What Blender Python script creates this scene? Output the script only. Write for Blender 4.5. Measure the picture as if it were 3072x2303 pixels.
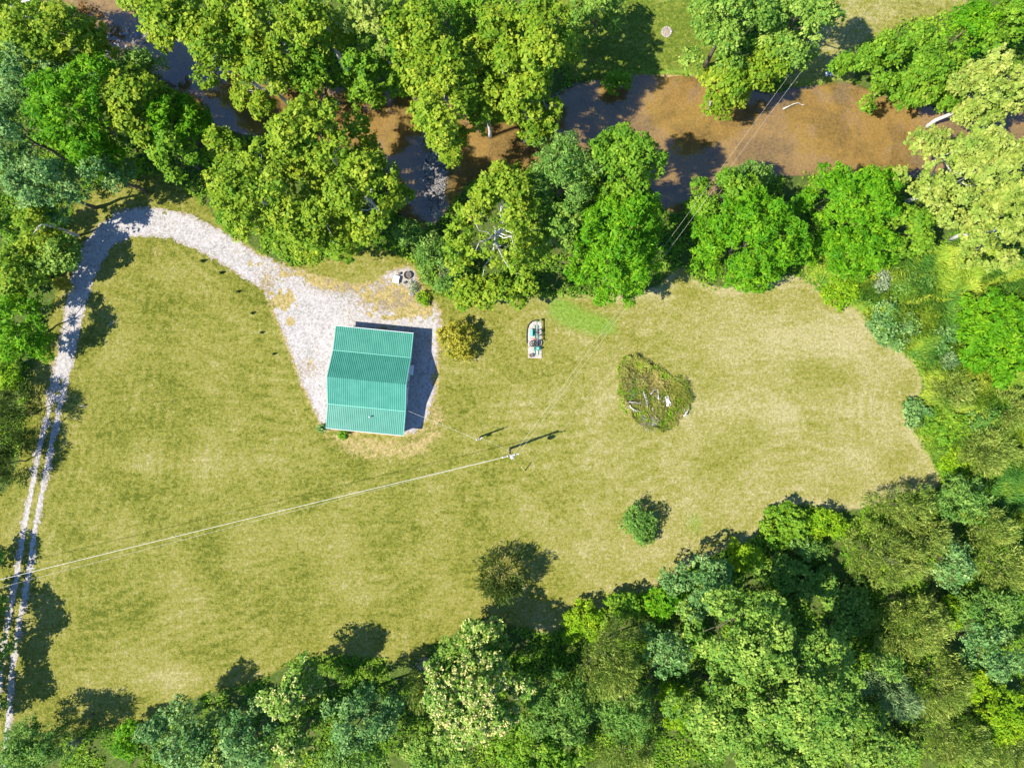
import bpy, math, random
import numpy as np
from mathutils import Vector

R = math.radians
# ------------------------------------------------------------------ camera, sky, sun, exposure
scene = bpy.context.scene
for o in list(bpy.data.objects):
    bpy.data.objects.remove(o, do_unlink=True)
COL = scene.collection
CAM_H = 97.0            # metres above the lawn, looking straight down
PPM = 21.0              # pixels of the photograph per metre of lawn
CX, CY = 1536.0, 1151.5
cam_data = bpy.data.cameras.new('camera')
cam = bpy.data.objects.new('camera', cam_data)
COL.objects.link(cam)
cam.location = (0, 0, CAM_H)
cam.rotation_euler = (0, 0, 0)
cam_data.sensor_width = 36.0
cam_data.lens = 36.0 * CAM_H / (3072.0 / PPM)
cam_data.clip_start = 0.5
cam_data.clip_end = 6000
scene.camera = cam

SUN_EL, SHADOW_AZ = R(50), R(20)          # shadows fall towards +x and a little +y
sun_vec = Vector((-math.cos(SHADOW_AZ) * math.cos(SUN_EL), -math.sin(SHADOW_AZ) * math.cos(SUN_EL), math.sin(SUN_EL)))
world = bpy.data.worlds.new('World')
scene.world = world
world.use_nodes = True
wt = world.node_tree
for n in list(wt.nodes):
    wt.nodes.remove(n)
sky = wt.nodes.new('ShaderNodeTexSky')
sky.sky_type = 'NISHITA'
sky.sun_disc = False
sky.sun_elevation = SUN_EL
sky.sun_rotation = math.atan2(sun_vec.x, sun_vec.y)
sky.altitude = 200
sky.air_density = 1.0
sky.dust_density = 0.1
sky.ozone_density = 10.0
bg = wt.nodes.new('ShaderNodeBackground')
bg.inputs['Strength'].default_value = 0.135
wo = wt.nodes.new('ShaderNodeOutputWorld')
wt.links.new(sky.outputs[0], bg.inputs[0])
wt.links.new(bg.outputs[0], wo.inputs[0])

sun_data = bpy.data.lights.new('sun', 'SUN')
sun_data.energy = 5.0
sun_data.angle = R(0.53)
sun_data.color = (1.0, 0.945, 0.84)
sun = bpy.data.objects.new('sun', sun_data)
COL.objects.link(sun)
sun.location = (-60, -20, 90)
sun.rotation_euler = sun_vec.to_track_quat('Z', 'Y').to_euler()

vs = scene.view_settings
vs.view_transform = 'Standard'
vs.look = 'None'
vs.gamma = 1.0
vs.exposure = 1.40
vs.use_curve_mapping = False
scene.cycles.max_bounces = 6
scene.cycles.transparent_max_bounces = 8

# ------------------------------------------------------------------ coordinates
def W(px, py, h=0.0):
    k = (1 - h / CAM_H) / PPM
    return ((px - CX) * k, (CY - py) * k)

def Wp(pts, h=0.0):
    return np.array([W(a, b, h) for a, b in pts], float)

# ------------------------------------------------------------------ numpy noise and distance fields
def _hash(ix, iy, seed):
    h = (ix.astype(np.int64) * 374761393 + iy.astype(np.int64) * 668265263 + seed * 1442695041) & 0xFFFFFFFF
    h = ((h ^ (h >> 13)) * 1274126177) & 0xFFFFFFFF
    h = (h ^ (h >> 16)) & 0xFFFFFF
    return h / float(0xFFFFFF)

def vnoise(x, y, seed=0):
    x = np.asarray(x, float); y = np.asarray(y, float)
    ix = np.floor(x); iy = np.floor(y)
    fx = x - ix; fy = y - iy
    fx = fx * fx * (3 - 2 * fx); fy = fy * fy * (3 - 2 * fy)
    a = _hash(ix, iy, seed); b = _hash(ix + 1, iy, seed)
    c = _hash(ix, iy + 1, seed); d = _hash(ix + 1, iy + 1, seed)
    return (a * (1 - fx) + b * fx) * (1 - fy) + (c * (1 - fx) + d * fx) * fy

def fbm(x, y, scale, seed=0, octaves=4):
    v = 0; amp = 0.5; tot = 0
    x = np.asarray(x, float) * scale; y = np.asarray(y, float) * scale
    for i in range(octaves):
        v = v + amp * vnoise(x, y, seed + i * 17); tot += amp
        x = x * 2.03 + 5.1; y = y * 2.03 - 3.7; amp *= 0.5
    return v / tot          # 0..1

def sdf_poly(x, y, poly):
    """positive inside, metres"""
    x = np.asarray(x, float); y = np.asarray(y, float)
    d2 = np.full(x.shape, 1e12); inside = np.zeros(x.shape, bool)
    n = len(poly)
    for i in range(n):
        ax, ay = poly[i]; bx, by = poly[(i + 1) % n]
        ex, ey = bx - ax, by - ay
        t = np.clip(((x - ax) * ex + (y - ay) * ey) / (ex * ex + ey * ey + 1e-12), 0, 1)
        d2 = np.minimum(d2, (x - ax - t * ex) ** 2 + (y - ay - t * ey) ** 2)
        c = ((ay > y) != (by > y))
        with np.errstate(divide='ignore', invalid='ignore'):
            xx = ex * (y - ay) / (by - ay if by != ay else 1e-12) + ax
        inside ^= (c & (x < xx))
    return np.where(inside, 1, -1) * np.sqrt(d2)

def sdf_path(x, y, pts, widths):
    x = np.asarray(x, float); y = np.asarray(y, float)
    best = np.full(x.shape, -1e9); cd = np.full(x.shape, 1e9)
    for i in range(len(pts) - 1):
        ax, ay = pts[i]; bx, by = pts[i + 1]
        ex, ey = bx - ax, by - ay
        t = np.clip(((x - ax) * ex + (y - ay) * ey) / (ex * ex + ey * ey + 1e-12), 0, 1)
        d = np.hypot(x - ax - t * ex, y - ay - t * ey)
        w = widths[i] + (widths[i + 1] - widths[i]) * t
        best = np.maximum(best, w - d); cd = np.minimum(cd, d)
    return best, cd

def sstep(a, b, v):
    t = np.clip((v - a) / (b - a), 0, 1)
    return t * t * (3 - 2 * t)

def chaikin(p, n=2, closed=True):
    p = np.array(p, float)
    for _ in range(n):
        if closed:
            q = np.roll(p, -1, 0)
            p = np.stack([0.75 * p + 0.25 * q, 0.25 * p + 0.75 * q], 1).reshape(-1, 2)
        else:
            q = np.stack([0.75 * p[:-1] + 0.25 * p[1:], 0.25 * p[:-1] + 0.75 * p[1:]], 1).reshape(-1, 2)
            p = np.vstack([p[:1], q, p[-1:]])
    return p

# ------------------------------------------------------------------ plan of the place
CREEK = chaikin(Wp([(370, -160), (370, 0), (420, 60), (520, 90), (560, 150), (640, 190), (720, 230), (800, 265), (900, 268), (1010, 265),
    (1120, 280), (1230, 268), (1330, 280), (1420, 350), (1520, 375), (1600, 350), (1680, 280), (1740, 250), (1850, 245), (1900, 226),
    (2048, 232), (2130, 236), (2250, 272), (2330, 288), (2410, 262), (2460, 260), (2540, 248), (2620, 280), (2700, 315), (2800, 330),
    (2900, 340), (3400, 330), (3400, 500), (2900, 510), (2760, 522), (2680, 528), (2560, 512), (2420, 522), (2280, 524), (2150, 565),
    (2090, 625), (2000, 645), (1960, 560), (1900, 470), (1800, 460), (1650, 500), (1500, 530), (1400, 545), (1350, 620), (1290, 680),
    (1220, 665), (1150, 560), (1080, 470), (1000, 430), (900, 425), (800, 412), (700, 390), (600, 340), (500, 262), (400, 212), (320, 170),
    (250, 110), (150, 60), (90, -160)], -0.4), 1)
BAR = chaikin(Wp([(1236, 288), (1310, 276), (1345, 340), (1350, 450), (1352, 540), (1335, 625), (1300, 655), (1266, 642), (1262, 560),
    (1252, 480), (1285, 440), (1290, 380), (1240, 320)]), 1)
LAWN = chaikin(Wp([(-60, 2330), (-60, 1480), (40, 1480), (90, 1120), (180, 850), (190, 690), (240, 590), (400, 520), (500, 520), (560, 560),
    (640, 640), (720, 720), (860, 800), (1000, 770), (1130, 740), (1240, 770), (1290, 870), (1400, 900), (1560, 890), (1700, 880),
    (1760, 880), (1960, 880), (2040, 790), (2080, 840), (2180, 870), (2330, 830), (2400, 822), (2480, 880), (2555, 915), (2610, 975),
    (2660, 1020), (2740, 1080), (2768, 1130), (2770, 1170), (2738, 1215), (2730, 1260), (2748, 1310), (2780, 1350), (2815, 1420),
    (2822, 1465), (2700, 1485), (2650, 1515), (2500, 1535), (2390, 1505), (2300, 1545), (2290, 1600), (2200, 1645), (2080, 1690),
    (1990, 1750), (1900, 1800), (1780, 1835), (1700, 1880), (1640, 1905), (1540, 1875), (1450, 1845), (1340, 1915), (1240, 1995),
    (1050, 1965), (900, 1970), (760, 2055), (620, 2075), (500, 2135), (380, 2185), (280, 2180), (170, 2195), (60, 2230)]), 1)
NLAWN1 = Wp([(1640, -200), (2120, -200), (2160, 245), (1890, 234), (1700, 250)])
NLAWN2 = Wp([(2480, -200), (3000, -200), (2900, 30), (2700, 80), (2590, 140), (2560, 260), (2400, 270), (2330, 230), (2440, 90)])
MEADOW = chaikin(Wp([(2400, 815), (2440, 760), (2620, 760), (2760, 720), (2900, 760), (3400, 690), (3400, 1600), (2900, 1560), (2825, 1475), (2818, 1420),
    (2785, 1350), (2752, 1310), (2734, 1260), (2742, 1215), (2774, 1170), (2772, 1130), (2744, 1080), (2664, 1018), (2614, 972), (2560, 912), (2484, 876)]), 1)
DRIVE_C = chaikin(Wp([(-30, 2500), (-2, 2253), (7, 2183), (14, 2068), (25, 1952), (42, 1860), (58, 1785), (79, 1651), (97, 1535), (104, 1509),
    (134, 1347), (157, 1254), (185, 1115), (204, 1046), (222, 930), (245, 838), (272, 765), (318, 705), (380, 668), (460, 664), (540, 680),
    (620, 716), (700, 762), (800, 830)]), 2, False)
YARD = chaikin(Wp([(600, 690), (700, 738), (780, 768), (880, 808), (980, 838), (1080, 858), (1130, 848), (1165, 815), (1235, 795), (1262, 860), (1275, 900),
    (1318, 912), (1322, 985), (1312, 1040), (1312, 1150), (1292, 1230), (1268, 1290), (1215, 1303), (1100, 1295), (985, 1285), (955, 1262),
    (920, 1180), (890, 1110), (860, 1030), (828, 950), (800, 880), (740, 800), (680, 750)]), 1)
BARE = Wp([(955, 1275), (985, 1330), (1050, 1372), (1160, 1388), (1270, 1375), (1330, 1310), (1345, 1240), (1310, 1200), (1290, 1240), (1270, 1290),
    (1215, 1310), (1100, 1300), (985, 1290)])
LUSH = Wp([(1640, 880), (1700, 890), (1760, 925), (1850, 955), (1855, 1005), (1780, 1010), (1690, 985), (1640, 950)])
WATER_Z = -0.45

def ground_fields(x, y):
    ck = sdf_poly(x, y, CREEK)
    bar = sdf_poly(x, y, BAR)
    lawn = sdf_poly(x, y, LAWN)
    return ck, bar, lawn

def ground_z(x, y, ck=None, bar=None, lawn=None):
    if ck is None:
        ck, bar, lawn = ground_fields(x, y)
    n = fbm(x, y, 0.35, 3, 3)
    z = -1.0 * sstep(-1.3, 0.9, ck + (n - 0.5) * 1.2)
    z = z + 0.62 * sstep(-0.8, 0.8, bar + (n - 0.5) * 1.0) * sstep(0, 1, ck)
    out = sstep(0.5, 6.0, -lawn) * sstep(0.5, 3, -ck)
    yard = sstep(0, 6, -np.asarray(lawn))
    return z + out * yard * 0.9 * (fbm(x, y, 0.09, 9, 3) - 0.5)

def gz(x, y):
    return float(ground_z(np.array([x]), np.array([y]))[0])

# ------------------------------------------------------------------ material helpers
class NT:
    def __init__(self, name):
        self.m = bpy.data.materials.new(name)
        self.m.use_nodes = True
        self.t = self.m.node_tree
        for n in list(self.t.nodes):
            self.t.nodes.remove(n)
        self.out = self.t.nodes.new('ShaderNodeOutputMaterial')
        self._pos = None
    def n(self, kind, **props):
        nd = self.t.nodes.new(kind)
        for k, v in props.items():
            setattr(nd, k, v)
        return nd
    def put(self, sock, v):
        if isinstance(v, bpy.types.NodeSocket):
            self.t.links.new(v, sock)
        elif isinstance(v, (tuple, list)):
            if len(v) == 3 and sock.type == 'RGBA':
                v = (*v, 1)
            sock.default_value = v
        else:
            sock.default_value = v
    def pos(self):
        if self._pos is None:
            self._pos = self.n('ShaderNodeNewGeometry').outputs['Position']
        return self._pos
    def attr(self, name, out='Fac'):
        return self.n('ShaderNodeAttribute', attribute_name=name).outputs[out]
    def math(self, op, a, b=0.0, clamp=False):
        nd = self.n('ShaderNodeMath', operation=op, use_clamp=clamp)
        self.put(nd.inputs[0], a); self.put(nd.inputs[1], b)
        return nd.outputs[0]
    def noise(self, scale, detail=2.0, rough=0.5, vec=None, dist=0.0):
        nd = self.n('ShaderNodeTexNoise')
        self.put(nd.inputs['Vector'], vec if vec is not None else self.pos())
        nd.inputs['Scale'].default_value = scale
        nd.inputs['Detail'].default_value = detail
        nd.inputs['Roughness'].default_value = rough
        nd.inputs['Distortion'].default_value = dist
        return nd.outputs['Fac']
    def voronoi(self, scale, vec=None, feature='F1', out='Distance'):
        nd = self.n('ShaderNodeTexVoronoi', feature=feature)
        self.put(nd.inputs['Vector'], vec if vec is not None else self.pos())
        nd.inputs['Scale'].default_value = scale
        return nd.outputs[out]
    def mapr(self, v, a, b, c=0.0, d=1.0, smooth=False):
        nd = self.n('ShaderNodeMapRange')
        nd.interpolation_type = 'SMOOTHSTEP' if smooth else 'LINEAR'
        self.put(nd.inputs[0], v)
        for i, q in enumerate((a, b, c, d)):
            nd.inputs[i + 1].default_value = q
        return nd.outputs[0]
    def mix(self, f, a, b, blend='MIX'):
        nd = self.n('ShaderNodeMix', data_type='RGBA', blend_type=blend)
        self.put(nd.inputs[0], f); self.put(nd.inputs[6], a); self.put(nd.inputs[7], b)
        return nd.outputs[2]
    def scale(self, col, f):
        nd = self.n('ShaderNodeVectorMath', operation='SCALE')
        self.put(nd.inputs[0], col); self.put(nd.inputs['Scale'], f)
        return nd.outputs[0]
    def ramp(self, f, stops):
        nd = self.n('ShaderNodeValToRGB')
        e = nd.color_ramp.elements
        while len(e) < len(stops):
            e.new(0.5)
        for el, (p, c) in zip(e, stops):
            el.position = p; el.color = (*c, 1)
        self.put(nd.inputs[0], f)
        return nd.outputs[0]
    def bump(self, h, strength=0.5, dist=0.05):
        nd = self.n('ShaderNodeBump')
        nd.inputs['Strength'].default_value = strength
        nd.inputs['Distance'].default_value = dist
        self.put(nd.inputs['Height'], h)
        return nd.outputs[0]
    def bsdf(self, color, rough=0.8, spec=0.2, metal=0.0, normal=None):
        p = self.n('ShaderNodeBsdfPrincipled')
        self.put(p.inputs['Base Color'], color)
        self.put(p.inputs['Roughness'], rough)
        p.inputs['Specular IOR Level'].default_value = spec
        p.inputs['Metallic'].default_value = metal
        if normal is not None:
            self.put(p.inputs['Normal'], normal)
        return p.outputs[0]
    def done(self, sh):
        self.t.links.new(sh, self.out.inputs['Surface'])
        return self.m

def simple(name, col, rough=0.6, spec=0.3, metal=0.0, var=0.25, scale=6.0, bump=0.0):
    t = NT(name)
    nz = t.noise(scale, 4, 0.6)
    c = t.scale(col, t.mapr(nz, 0.25, 0.75, 1 - var, 1 + var))
    nm = t.bump(nz, bump, 0.02) if bump else None
    return t.done(t.bsdf(c, rough, spec, metal, nm))

def leaf_mat(name, dark, mid, light, trans=0.3, tcol=None, rough=0.55, spec=0.10):
    k = {'oak_leaf': 1.25, 'silver_leaf': 1.2, 'soft_green_leaf': 1.15, 'cedar_spray': 1.12, 'maple_leaf': 1.08, 'sycamore_leaf': 1.06}.get(name, 1.0)
    dark, mid, light = [tuple(q * k for q in c_) for c_ in (dark, mid, light)]
    t = NT(name)
    tint = t.attr('tint')
    c = t.ramp(tint, [(0.0, dark), (0.5, mid), (1.0, light)])
    patch = t.mapr(t.noise(0.33, 3, 0.6), 0.42, 0.66, 0.0, 0.55)
    c = t.mix(patch, c, t.ramp(tint, [(0.0, tuple(q * f for q, f in zip(dark, (0.62, 0.88, 0.8)))), (1.0, tuple(q * f for q, f in zip(mid, (0.72, 1.02, 0.9))))]))
    tr = t.n('ShaderNodeBsdfTranslucent')
    t.put(tr.inputs[0], t.mix(0.5, c, tcol if tcol else light))
    mx = t.n('ShaderNodeMixShader')
    mx.inputs[0].default_value = trans
    t.t.links.new(t.bsdf(c, rough, spec), mx.inputs[1])
    t.t.links.new(tr.outputs[0], mx.inputs[2])
    return t.done(mx.outputs[0])

# ------------------------------------------------------------------ object helpers
def link(o, parent=None):
    COL.objects.link(o)
    if parent is not None:
        o.parent = parent
    return o

def empty(name, loc, rz=0.0):
    o = bpy.data.objects.new(name, None)
    o.empty_display_size = 0.3
    o.location = loc; o.rotation_euler = (0, 0, rz)
    return link(o)

def tag(o, label=None, cat=None, group=None, kind=None):
    if label: o['label'] = label
    if cat: o['category'] = cat
    if group: o['group'] = group
    if kind: o['kind'] = kind
    return o

class MB:
    """collects simple shapes, then becomes ONE mesh object"""
    def __init__(self):
        self.v = []; self.f = []
    def add(self, vs_, fs_):
        k = len(self.v)
        self.v += [tuple(q) for q in vs_]
        self.f += [tuple(i + k for i in q) for q in fs_]
        return self
    def box(self, c, s, rz=0.0, bev=0.0):
        cx, cy, cz = c; hx, hy, hz = s[0] / 2, s[1] / 2, s[2] / 2
        ca, sa = math.cos(rz), math.sin(rz)
        b = min(bev, hx * 0.9, hy * 0.9, hz * 0.9)
        rings = []
        if b > 0:
            for z, i in ((-hz, b), (-hz + b, 0), (hz - b, 0), (hz, b)):
                rings.append([(x, y, z) for x, y in ((-hx + i, -hy + i), (hx - i, -hy + i), (hx - i, hy - i), (-hx + i, hy - i))])
        else:
            for z in (-hz, hz):
                rings.append([(x, y, z) for x, y in ((-hx, -hy), (hx, -hy), (hx, hy), (-hx, hy))])
        vs_ = [(cx + x * ca - y * sa, cy + x * sa + y * ca, cz + z) for r in rings for x, y, z in r]
        fs_ = [(3, 2, 1, 0)]
        for k in range(len(rings) - 1):
            for i in range(4):
                j = (i + 1) % 4
                fs_.append((k * 4 + i, k * 4 + j, k * 4 + 4 + j, k * 4 + 4 + i))
        t = (len(rings) - 1) * 4
        fs_.append((t, t + 1, t + 2, t + 3))
        return self.add(vs_, fs_)
    def tube(self, pts, rad, sides=8, cap=True):
        pts = [Vector(p) for p in pts]
        if not isinstance(rad, (list, tuple)):
            rad = [rad] * len(pts)
        vs_ = []; fs_ = []
        for i, p in enumerate(pts):
            d = (pts[min(i + 1, len(pts) - 1)] - pts[max(i - 1, 0)])
            if d.length < 1e-6: d = Vector((0, 0, 1))
            d.normalize()
            up = Vector((0, 0, 1)) if abs(d.z) < 0.95 else Vector((1, 0, 0))
            a = d.cross(up).normalized(); b = d.cross(a).normalized()
            for k in range(sides):
                t = 2 * math.pi * k / sides
                vs_.append(p + (a * math.cos(t) + b * math.sin(t)) * rad[i])
        for i in range(len(pts) - 1):
            for k in range(sides):
                j = (k + 1) % sides
                fs_.append((i * sides + k, i * sides + j, (i + 1) * sides + j, (i + 1) * sides + k))
        if cap:
            fs_.append(tuple(range(sides))[::-1])
            fs_.append(tuple((len(pts) - 1) * sides + k for k in range(sides)))
        return self.add(vs_, fs_)
    def ring(self, c, r, tr, axis='z', seg=28, sides=6, ry=None, tilt=0.0):
        ry = ry or r
        pts = []
        vs_ = []; fs_ = []
        for i in range(seg):
            a = 2 * math.pi * i / seg
            for k in range(sides):
                b = 2 * math.pi * k / sides
                rr = tr * math.cos(b); zz = tr * math.sin(b)
                x, y, z = (r + rr) * math.cos(a), (ry + rr) * math.sin(a), zz
                if axis == 'x': x, y, z = z, x, y
                elif axis == 'y': x, y, z = x, z, y
                if tilt:
                    y, z = y * math.cos(tilt) - z * math.sin(tilt), y * math.sin(tilt) + z * math.cos(tilt)
                vs_.append((c[0] + x, c[1] + y, c[2] + z))
        for i in range(seg):
            for k in range(sides):
                i2, k2 = (i + 1) % seg, (k + 1) % sides
                fs_.append((i * sides + k, i2 * sides + k, i2 * sides + k2, i * sides + k2))
        return self.add(vs_, fs_)
    def lathe(self, c, prof, seg=16):
        vs_ = []; fs_ = []
        for r, z in prof:
            for k in range(seg):
                t = 2 * math.pi * k / seg
                vs_.append((c[0] + r * math.cos(t), c[1] + r * math.sin(t), c[2] + z))
        for i in range(len(prof) - 1):
            for k in range(seg):
                j = (k + 1) % seg
                fs_.append((i * seg + k, i * seg + j, (i + 1) * seg + j, (i + 1) * seg + k))
        fs_.append(tuple(range(seg))[::-1])
        fs_.append(tuple((len(prof) - 1) * seg + k for k in range(seg)))
        return self.add(vs_, fs_)
    def rock(self, c, s, rng):
        vs_ = []; rows = 4; cols = 7
        vs_.append((c[0], c[1], c[2] - s[2]))
        for i in range(1, rows):
            ph = math.pi * i / rows - math.pi / 2
            for k in range(cols):
                t = 2 * math.pi * k / cols
                j = rng.uniform(0.75, 1.2)
                vs_.append((c[0] + s[0] * j * math.cos(ph) * math.cos(t), c[1] + s[1] * j * math.cos(ph) * math.sin(t), c[2] + s[2] * j * math.sin(ph)))
        vs_.append((c[0], c[1], c[2] + s[2]))
        fs_ = []
        for k in range(cols):
            j = (k + 1) % cols
            fs_.append((0, 1 + j, 1 + k))
            for i in range(rows - 2):
                fs_.append((1 + i * cols + k, 1 + i * cols + j, 1 + (i + 1) * cols + j, 1 + (i + 1) * cols + k))
            b = 1 + (rows - 2) * cols
            fs_.append((b + k, b + j, len(vs_) - 1))
        return self.add(vs_, fs_)
    def build(self, name, mat, parent=None, smooth=False):
        me = bpy.data.meshes.new(name)
        me.from_pydata(self.v, [], self.f)
        me.materials.append(mat)
        if smooth:
            me.polygons.foreach_set('use_smooth', [True] * len(me.polygons))
        me.update()
        return link(bpy.data.objects.new(name, me), parent)

def quads_mesh(name, verts, nq, mat, attrs=None, tri=False):
    """verts (nq*4,3) array of loose quads"""
    k = 3 if tri else 4
    me = bpy.data.meshes.new(name)
    me.vertices.add(nq * k)
    me.vertices.foreach_set('co', verts.astype(np.float32).ravel())
    me.loops.add(nq * k)
    me.loops.foreach_set('vertex_index', np.arange(nq * k, dtype=np.int32))
    me.polygons.add(nq)
    me.polygons.foreach_set('loop_start', np.arange(0, nq * k, k, dtype=np.int32))
    for an, av in (attrs or {}).items():
        at = me.attributes.new(an, 'FLOAT', 'POINT')
        at.data.foreach_set('value', np.repeat(av.astype(np.float32), k))
    me.materials.append(mat)
    me.update(calc_edges=True)
    return me

def indexed_mesh(name, verts, faces, mat, attrs=None):
    me = bpy.data.meshes.new(name)
    nv, nf = len(verts), len(faces)
    me.vertices.add(nv)
    me.vertices.foreach_set('co', verts.astype(np.float32).ravel())
    me.loops.add(nf * 4)
    me.loops.foreach_set('vertex_index', faces.astype(np.int32).ravel())
    me.polygons.add(nf)
    me.polygons.foreach_set('loop_start', np.arange(0, nf * 4, 4, dtype=np.int32))
    for an, av in (attrs or {}).items():
        at = me.attributes.new(an, 'FLOAT', 'POINT')
        at.data.foreach_set('value', av.astype(np.float32))
    me.materials.append(mat)
    me.update(calc_edges=True)
    return me

def norm(a):
    return a / (np.linalg.norm(a, axis=1, keepdims=True) + 1e-9)

def leaf_quads(rng, P, N, a, b):
    n = len(P)
    t1 = norm(np.cross(N, rng.normal(size=(n, 3))))
    t2 = np.cross(N, t1)
    a = np.asarray(a).reshape(-1, 1); b = np.asarray(b).reshape(-1, 1)
    fold = N * (a * 0.18)
    V = np.stack([P + t1 * a - fold, P + t2 * b, P - t1 * a - fold, P - t2 * b], 1)
    return V.reshape(-1, 3)

# ------------------------------------------------------------------ ground materials
def grass_mix(t):
    """mown, dry, bare and lush grass from soft fields carried by the ground"""
    fine = t.noise(2.1, 4, 0.95)
    mid = t.noise(0.9, 4, 0.65)
    big = t.noise(0.11, 4, 0.6)
    mow = t.attr('mow')
    band = t.math('SINE', t.math('ADD', t.math('MULTIPLY', mow, 3.9), t.math('MULTIPLY', t.noise(0.12, 4, 0.6), 9.0)))
    streakv = t.n('ShaderNodeMapping')
    streakv.inputs['Scale'].default_value = (0.25, 1.6, 1.0)
    streakv.inputs['Rotation'].default_value = (0, 0, R(-8))
    t.put(streakv.inputs['Vector'], t.pos())
    streak = t.noise(1.1, 4, 0.7, vec=streakv.outputs[0])
    dry = t.attr('dry')
    d = t.math('ADD', dry, t.math('MULTIPLY', t.math('SUBTRACT', big, 0.5), 1.3))
    d = t.math('ADD', d, t.math('MULTIPLY', t.math('SUBTRACT', mid, 0.5), 0.9))
    d = t.math('ADD', d, t.math('MULTIPLY', t.math('SUBTRACT', streak, 0.5), 0.6))
    d = t.math('ADD', d, t.math('MULTIPLY', t.math('MULTIPLY', band, t.mapr(t.noise(0.07, 3), 0.42, 0.62)), 0.09))
    d = t.math('ADD', d, t.math('MULTIPLY', t.math('SUBTRACT', fine, 0.5), 2.6), True)
    g = t.ramp(d, [(0.0, (0.058, 0.074, 0.007)), (0.35, (0.147, 0.144, 0.022)), (0.65, (0.186, 0.172, 0.046)), (1.0, (0.262, 0.230, 0.106))])
    l = t.math('ADD', t.attr('lush'), t.math('MULTIPLY', t.math('SUBTRACT', mid, 0.5), 0.7), True)
    l = t.math('MULTIPLY', l, t.attr('lush'), True)
    g = t.mix(l, g, t.ramp(fine, [(0.3, (0.055, 0.13, 0.012)), (0.7, (0.16, 0.25, 0.03))]))
    bsum = t.math('ADD', t.attr('bare'), t.math('MULTIPLY', t.math('SUBTRACT', t.noise(1.3, 5, 0.8), 0.5), 1.7))
    bm = t.mapr(bsum, 0.45, 0.75)
    g = t.mix(bm, g, t.ramp(fine, [(0.25, (0.19, 0.135, 0.045)), (0.75, (0.38, 0.30, 0.14))]))
    return g, fine, mid

def ground_material():
    t = NT('ground_turf')
    g, fine, mid = grass_mix(t)
    fleck = t.mapr(t.voronoi(1.7), 0.05, 0.22, 1.0, 0.0)
    fl = t.math('MULTIPLY', fleck, t.mapr(t.noise(0.22, 4, 0.65), 0.46, 0.66))
    g = t.mix(t.math('MULTIPLY', fl, 0.75), g, (0.34, 0.33, 0.21))
    # meadow floor
    g = t.mix(t.attr('meadow'), g, t.ramp(t.noise(0.7, 4, 0.7), [(0.3, (0.10, 0.16, 0.014)), (0.55, (0.19, 0.24, 0.02)), (0.75, (0.26, 0.25, 0.05))]))
    # wood floor: leaf litter and low plants
    wf = t.ramp(t.noise(1.6, 5, 0.7), [(0.3, (0.035, 0.055, 0.012)), (0.52, (0.06, 0.095, 0.014)), (0.66, (0.10, 0.085, 0.04)), (0.8, (0.14, 0.17, 0.03))])
    wm = t.mapr(t.math('ADD', t.attr('wood'), t.math('MULTIPLY', t.math('SUBTRACT', mid, 0.5), 0.5)), 0.35, 0.65)
    g = t.mix(wm, g, wf)
    # creek bed
    speck = t.noise(2.2, 5, 0.85)
    blot = t.mapr(t.noise(0.2, 4, 0.6, dist=0.4), 0.45, 0.60, 0, 1, True)
    bed = t.ramp(t.noise(0.12, 3), [(0.3, (0.30, 0.205, 0.080)), (0.6, (0.37, 0.262, 0.105)), (0.8, (0.31, 0.240, 0.060))])
    algae = t.ramp(speck, [(0.38, (0.050, 0.040, 0.022)), (0.58, (0.20, 0.150, 0.075))])
    bed = t.mix(t.math('MULTIPLY', t.math('MULTIPLY', blot, t.mapr(speck, 0.62, 0.42, 0.35, 1.0)), 0.8), bed, algae)
    bed = t.mix(t.mapr(speck, 0.56, 0.72), bed, (0.15, 0.10, 0.042))
    stones = t.ramp(t.voronoi(5.0, out='Color'), [(0.2, (0.05, 0.048, 0.045)), (0.6, (0.16, 0.15, 0.14)), (0.9, (0.42, 0.36, 0.32))])
    bed = t.mix(t.attr('bar'), bed, stones)
    bank = t.math('ADD', t.attr('bed'), t.math('MULTIPLY', t.math('SUBTRACT', t.noise(1.3, 4, 0.7), 0.5), 0.5))
    g = t.mix(t.mapr(bank, 0.4, 0.6), g, bed)
    h = t.math('ADD', t.math('MULTIPLY', fine, 0.6), t.noise(14.0, 2, 0.7))
    g = t.scale(g, t.mapr(t.noise(2.9, 4, 1.0), 0.3, 0.7, 0.45, 1.5))
    return t.done(t.bsdf(g, 0.95, 0.08, 0, t.bump(h, 0.8, 0.12)))

def gravel_material():
    t = NT('crushed_limestone')
    f = t.noise(2.0, 4, 0.9)
    st = t.voronoi(4.2, out='Color')
    c = t.ramp(t.noise(0.5, 4, 0.65), [(0.3, (0.235, 0.215, 0.195)), (0.55, (0.295, 0.275, 0.262)), (0.75, (0.28, 0.24, 0.185))])
    c = t.mix(0.45, c, t.ramp(st, [(0.1, (0.11, 0.095, 0.08)), (0.5, (0.27, 0.25, 0.24)), (0.9, (0.36, 0.34, 0.33))]))
    dirt = t.math('ADD', t.attr('dirt'), t.math('MULTIPLY', t.math('SUBTRACT', f, 0.5), 2.4))
    c = t.mix(t.mapr(dirt, 0.34, 0.62), c, t.ramp(t.noise(3.0, 3), [(0.3, (0.115, 0.095, 0.042)), (0.7, (0.23, 0.17, 0.105))]))
    spk = t.mapr(t.math('ADD', t.noise(2.3, 4, 0.95), t.math('MULTIPLY', t.noise(0.35, 2), 0.22)), 0.66, 0.74)
    c = t.mix(t.math('MULTIPLY', spk, 0.75), c, (0.10, 0.10, 0.055))
    return t.done(t.bsdf(c, 0.95, 0.1, 0, t.bump(st, 0.5, 0.05)))

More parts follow.
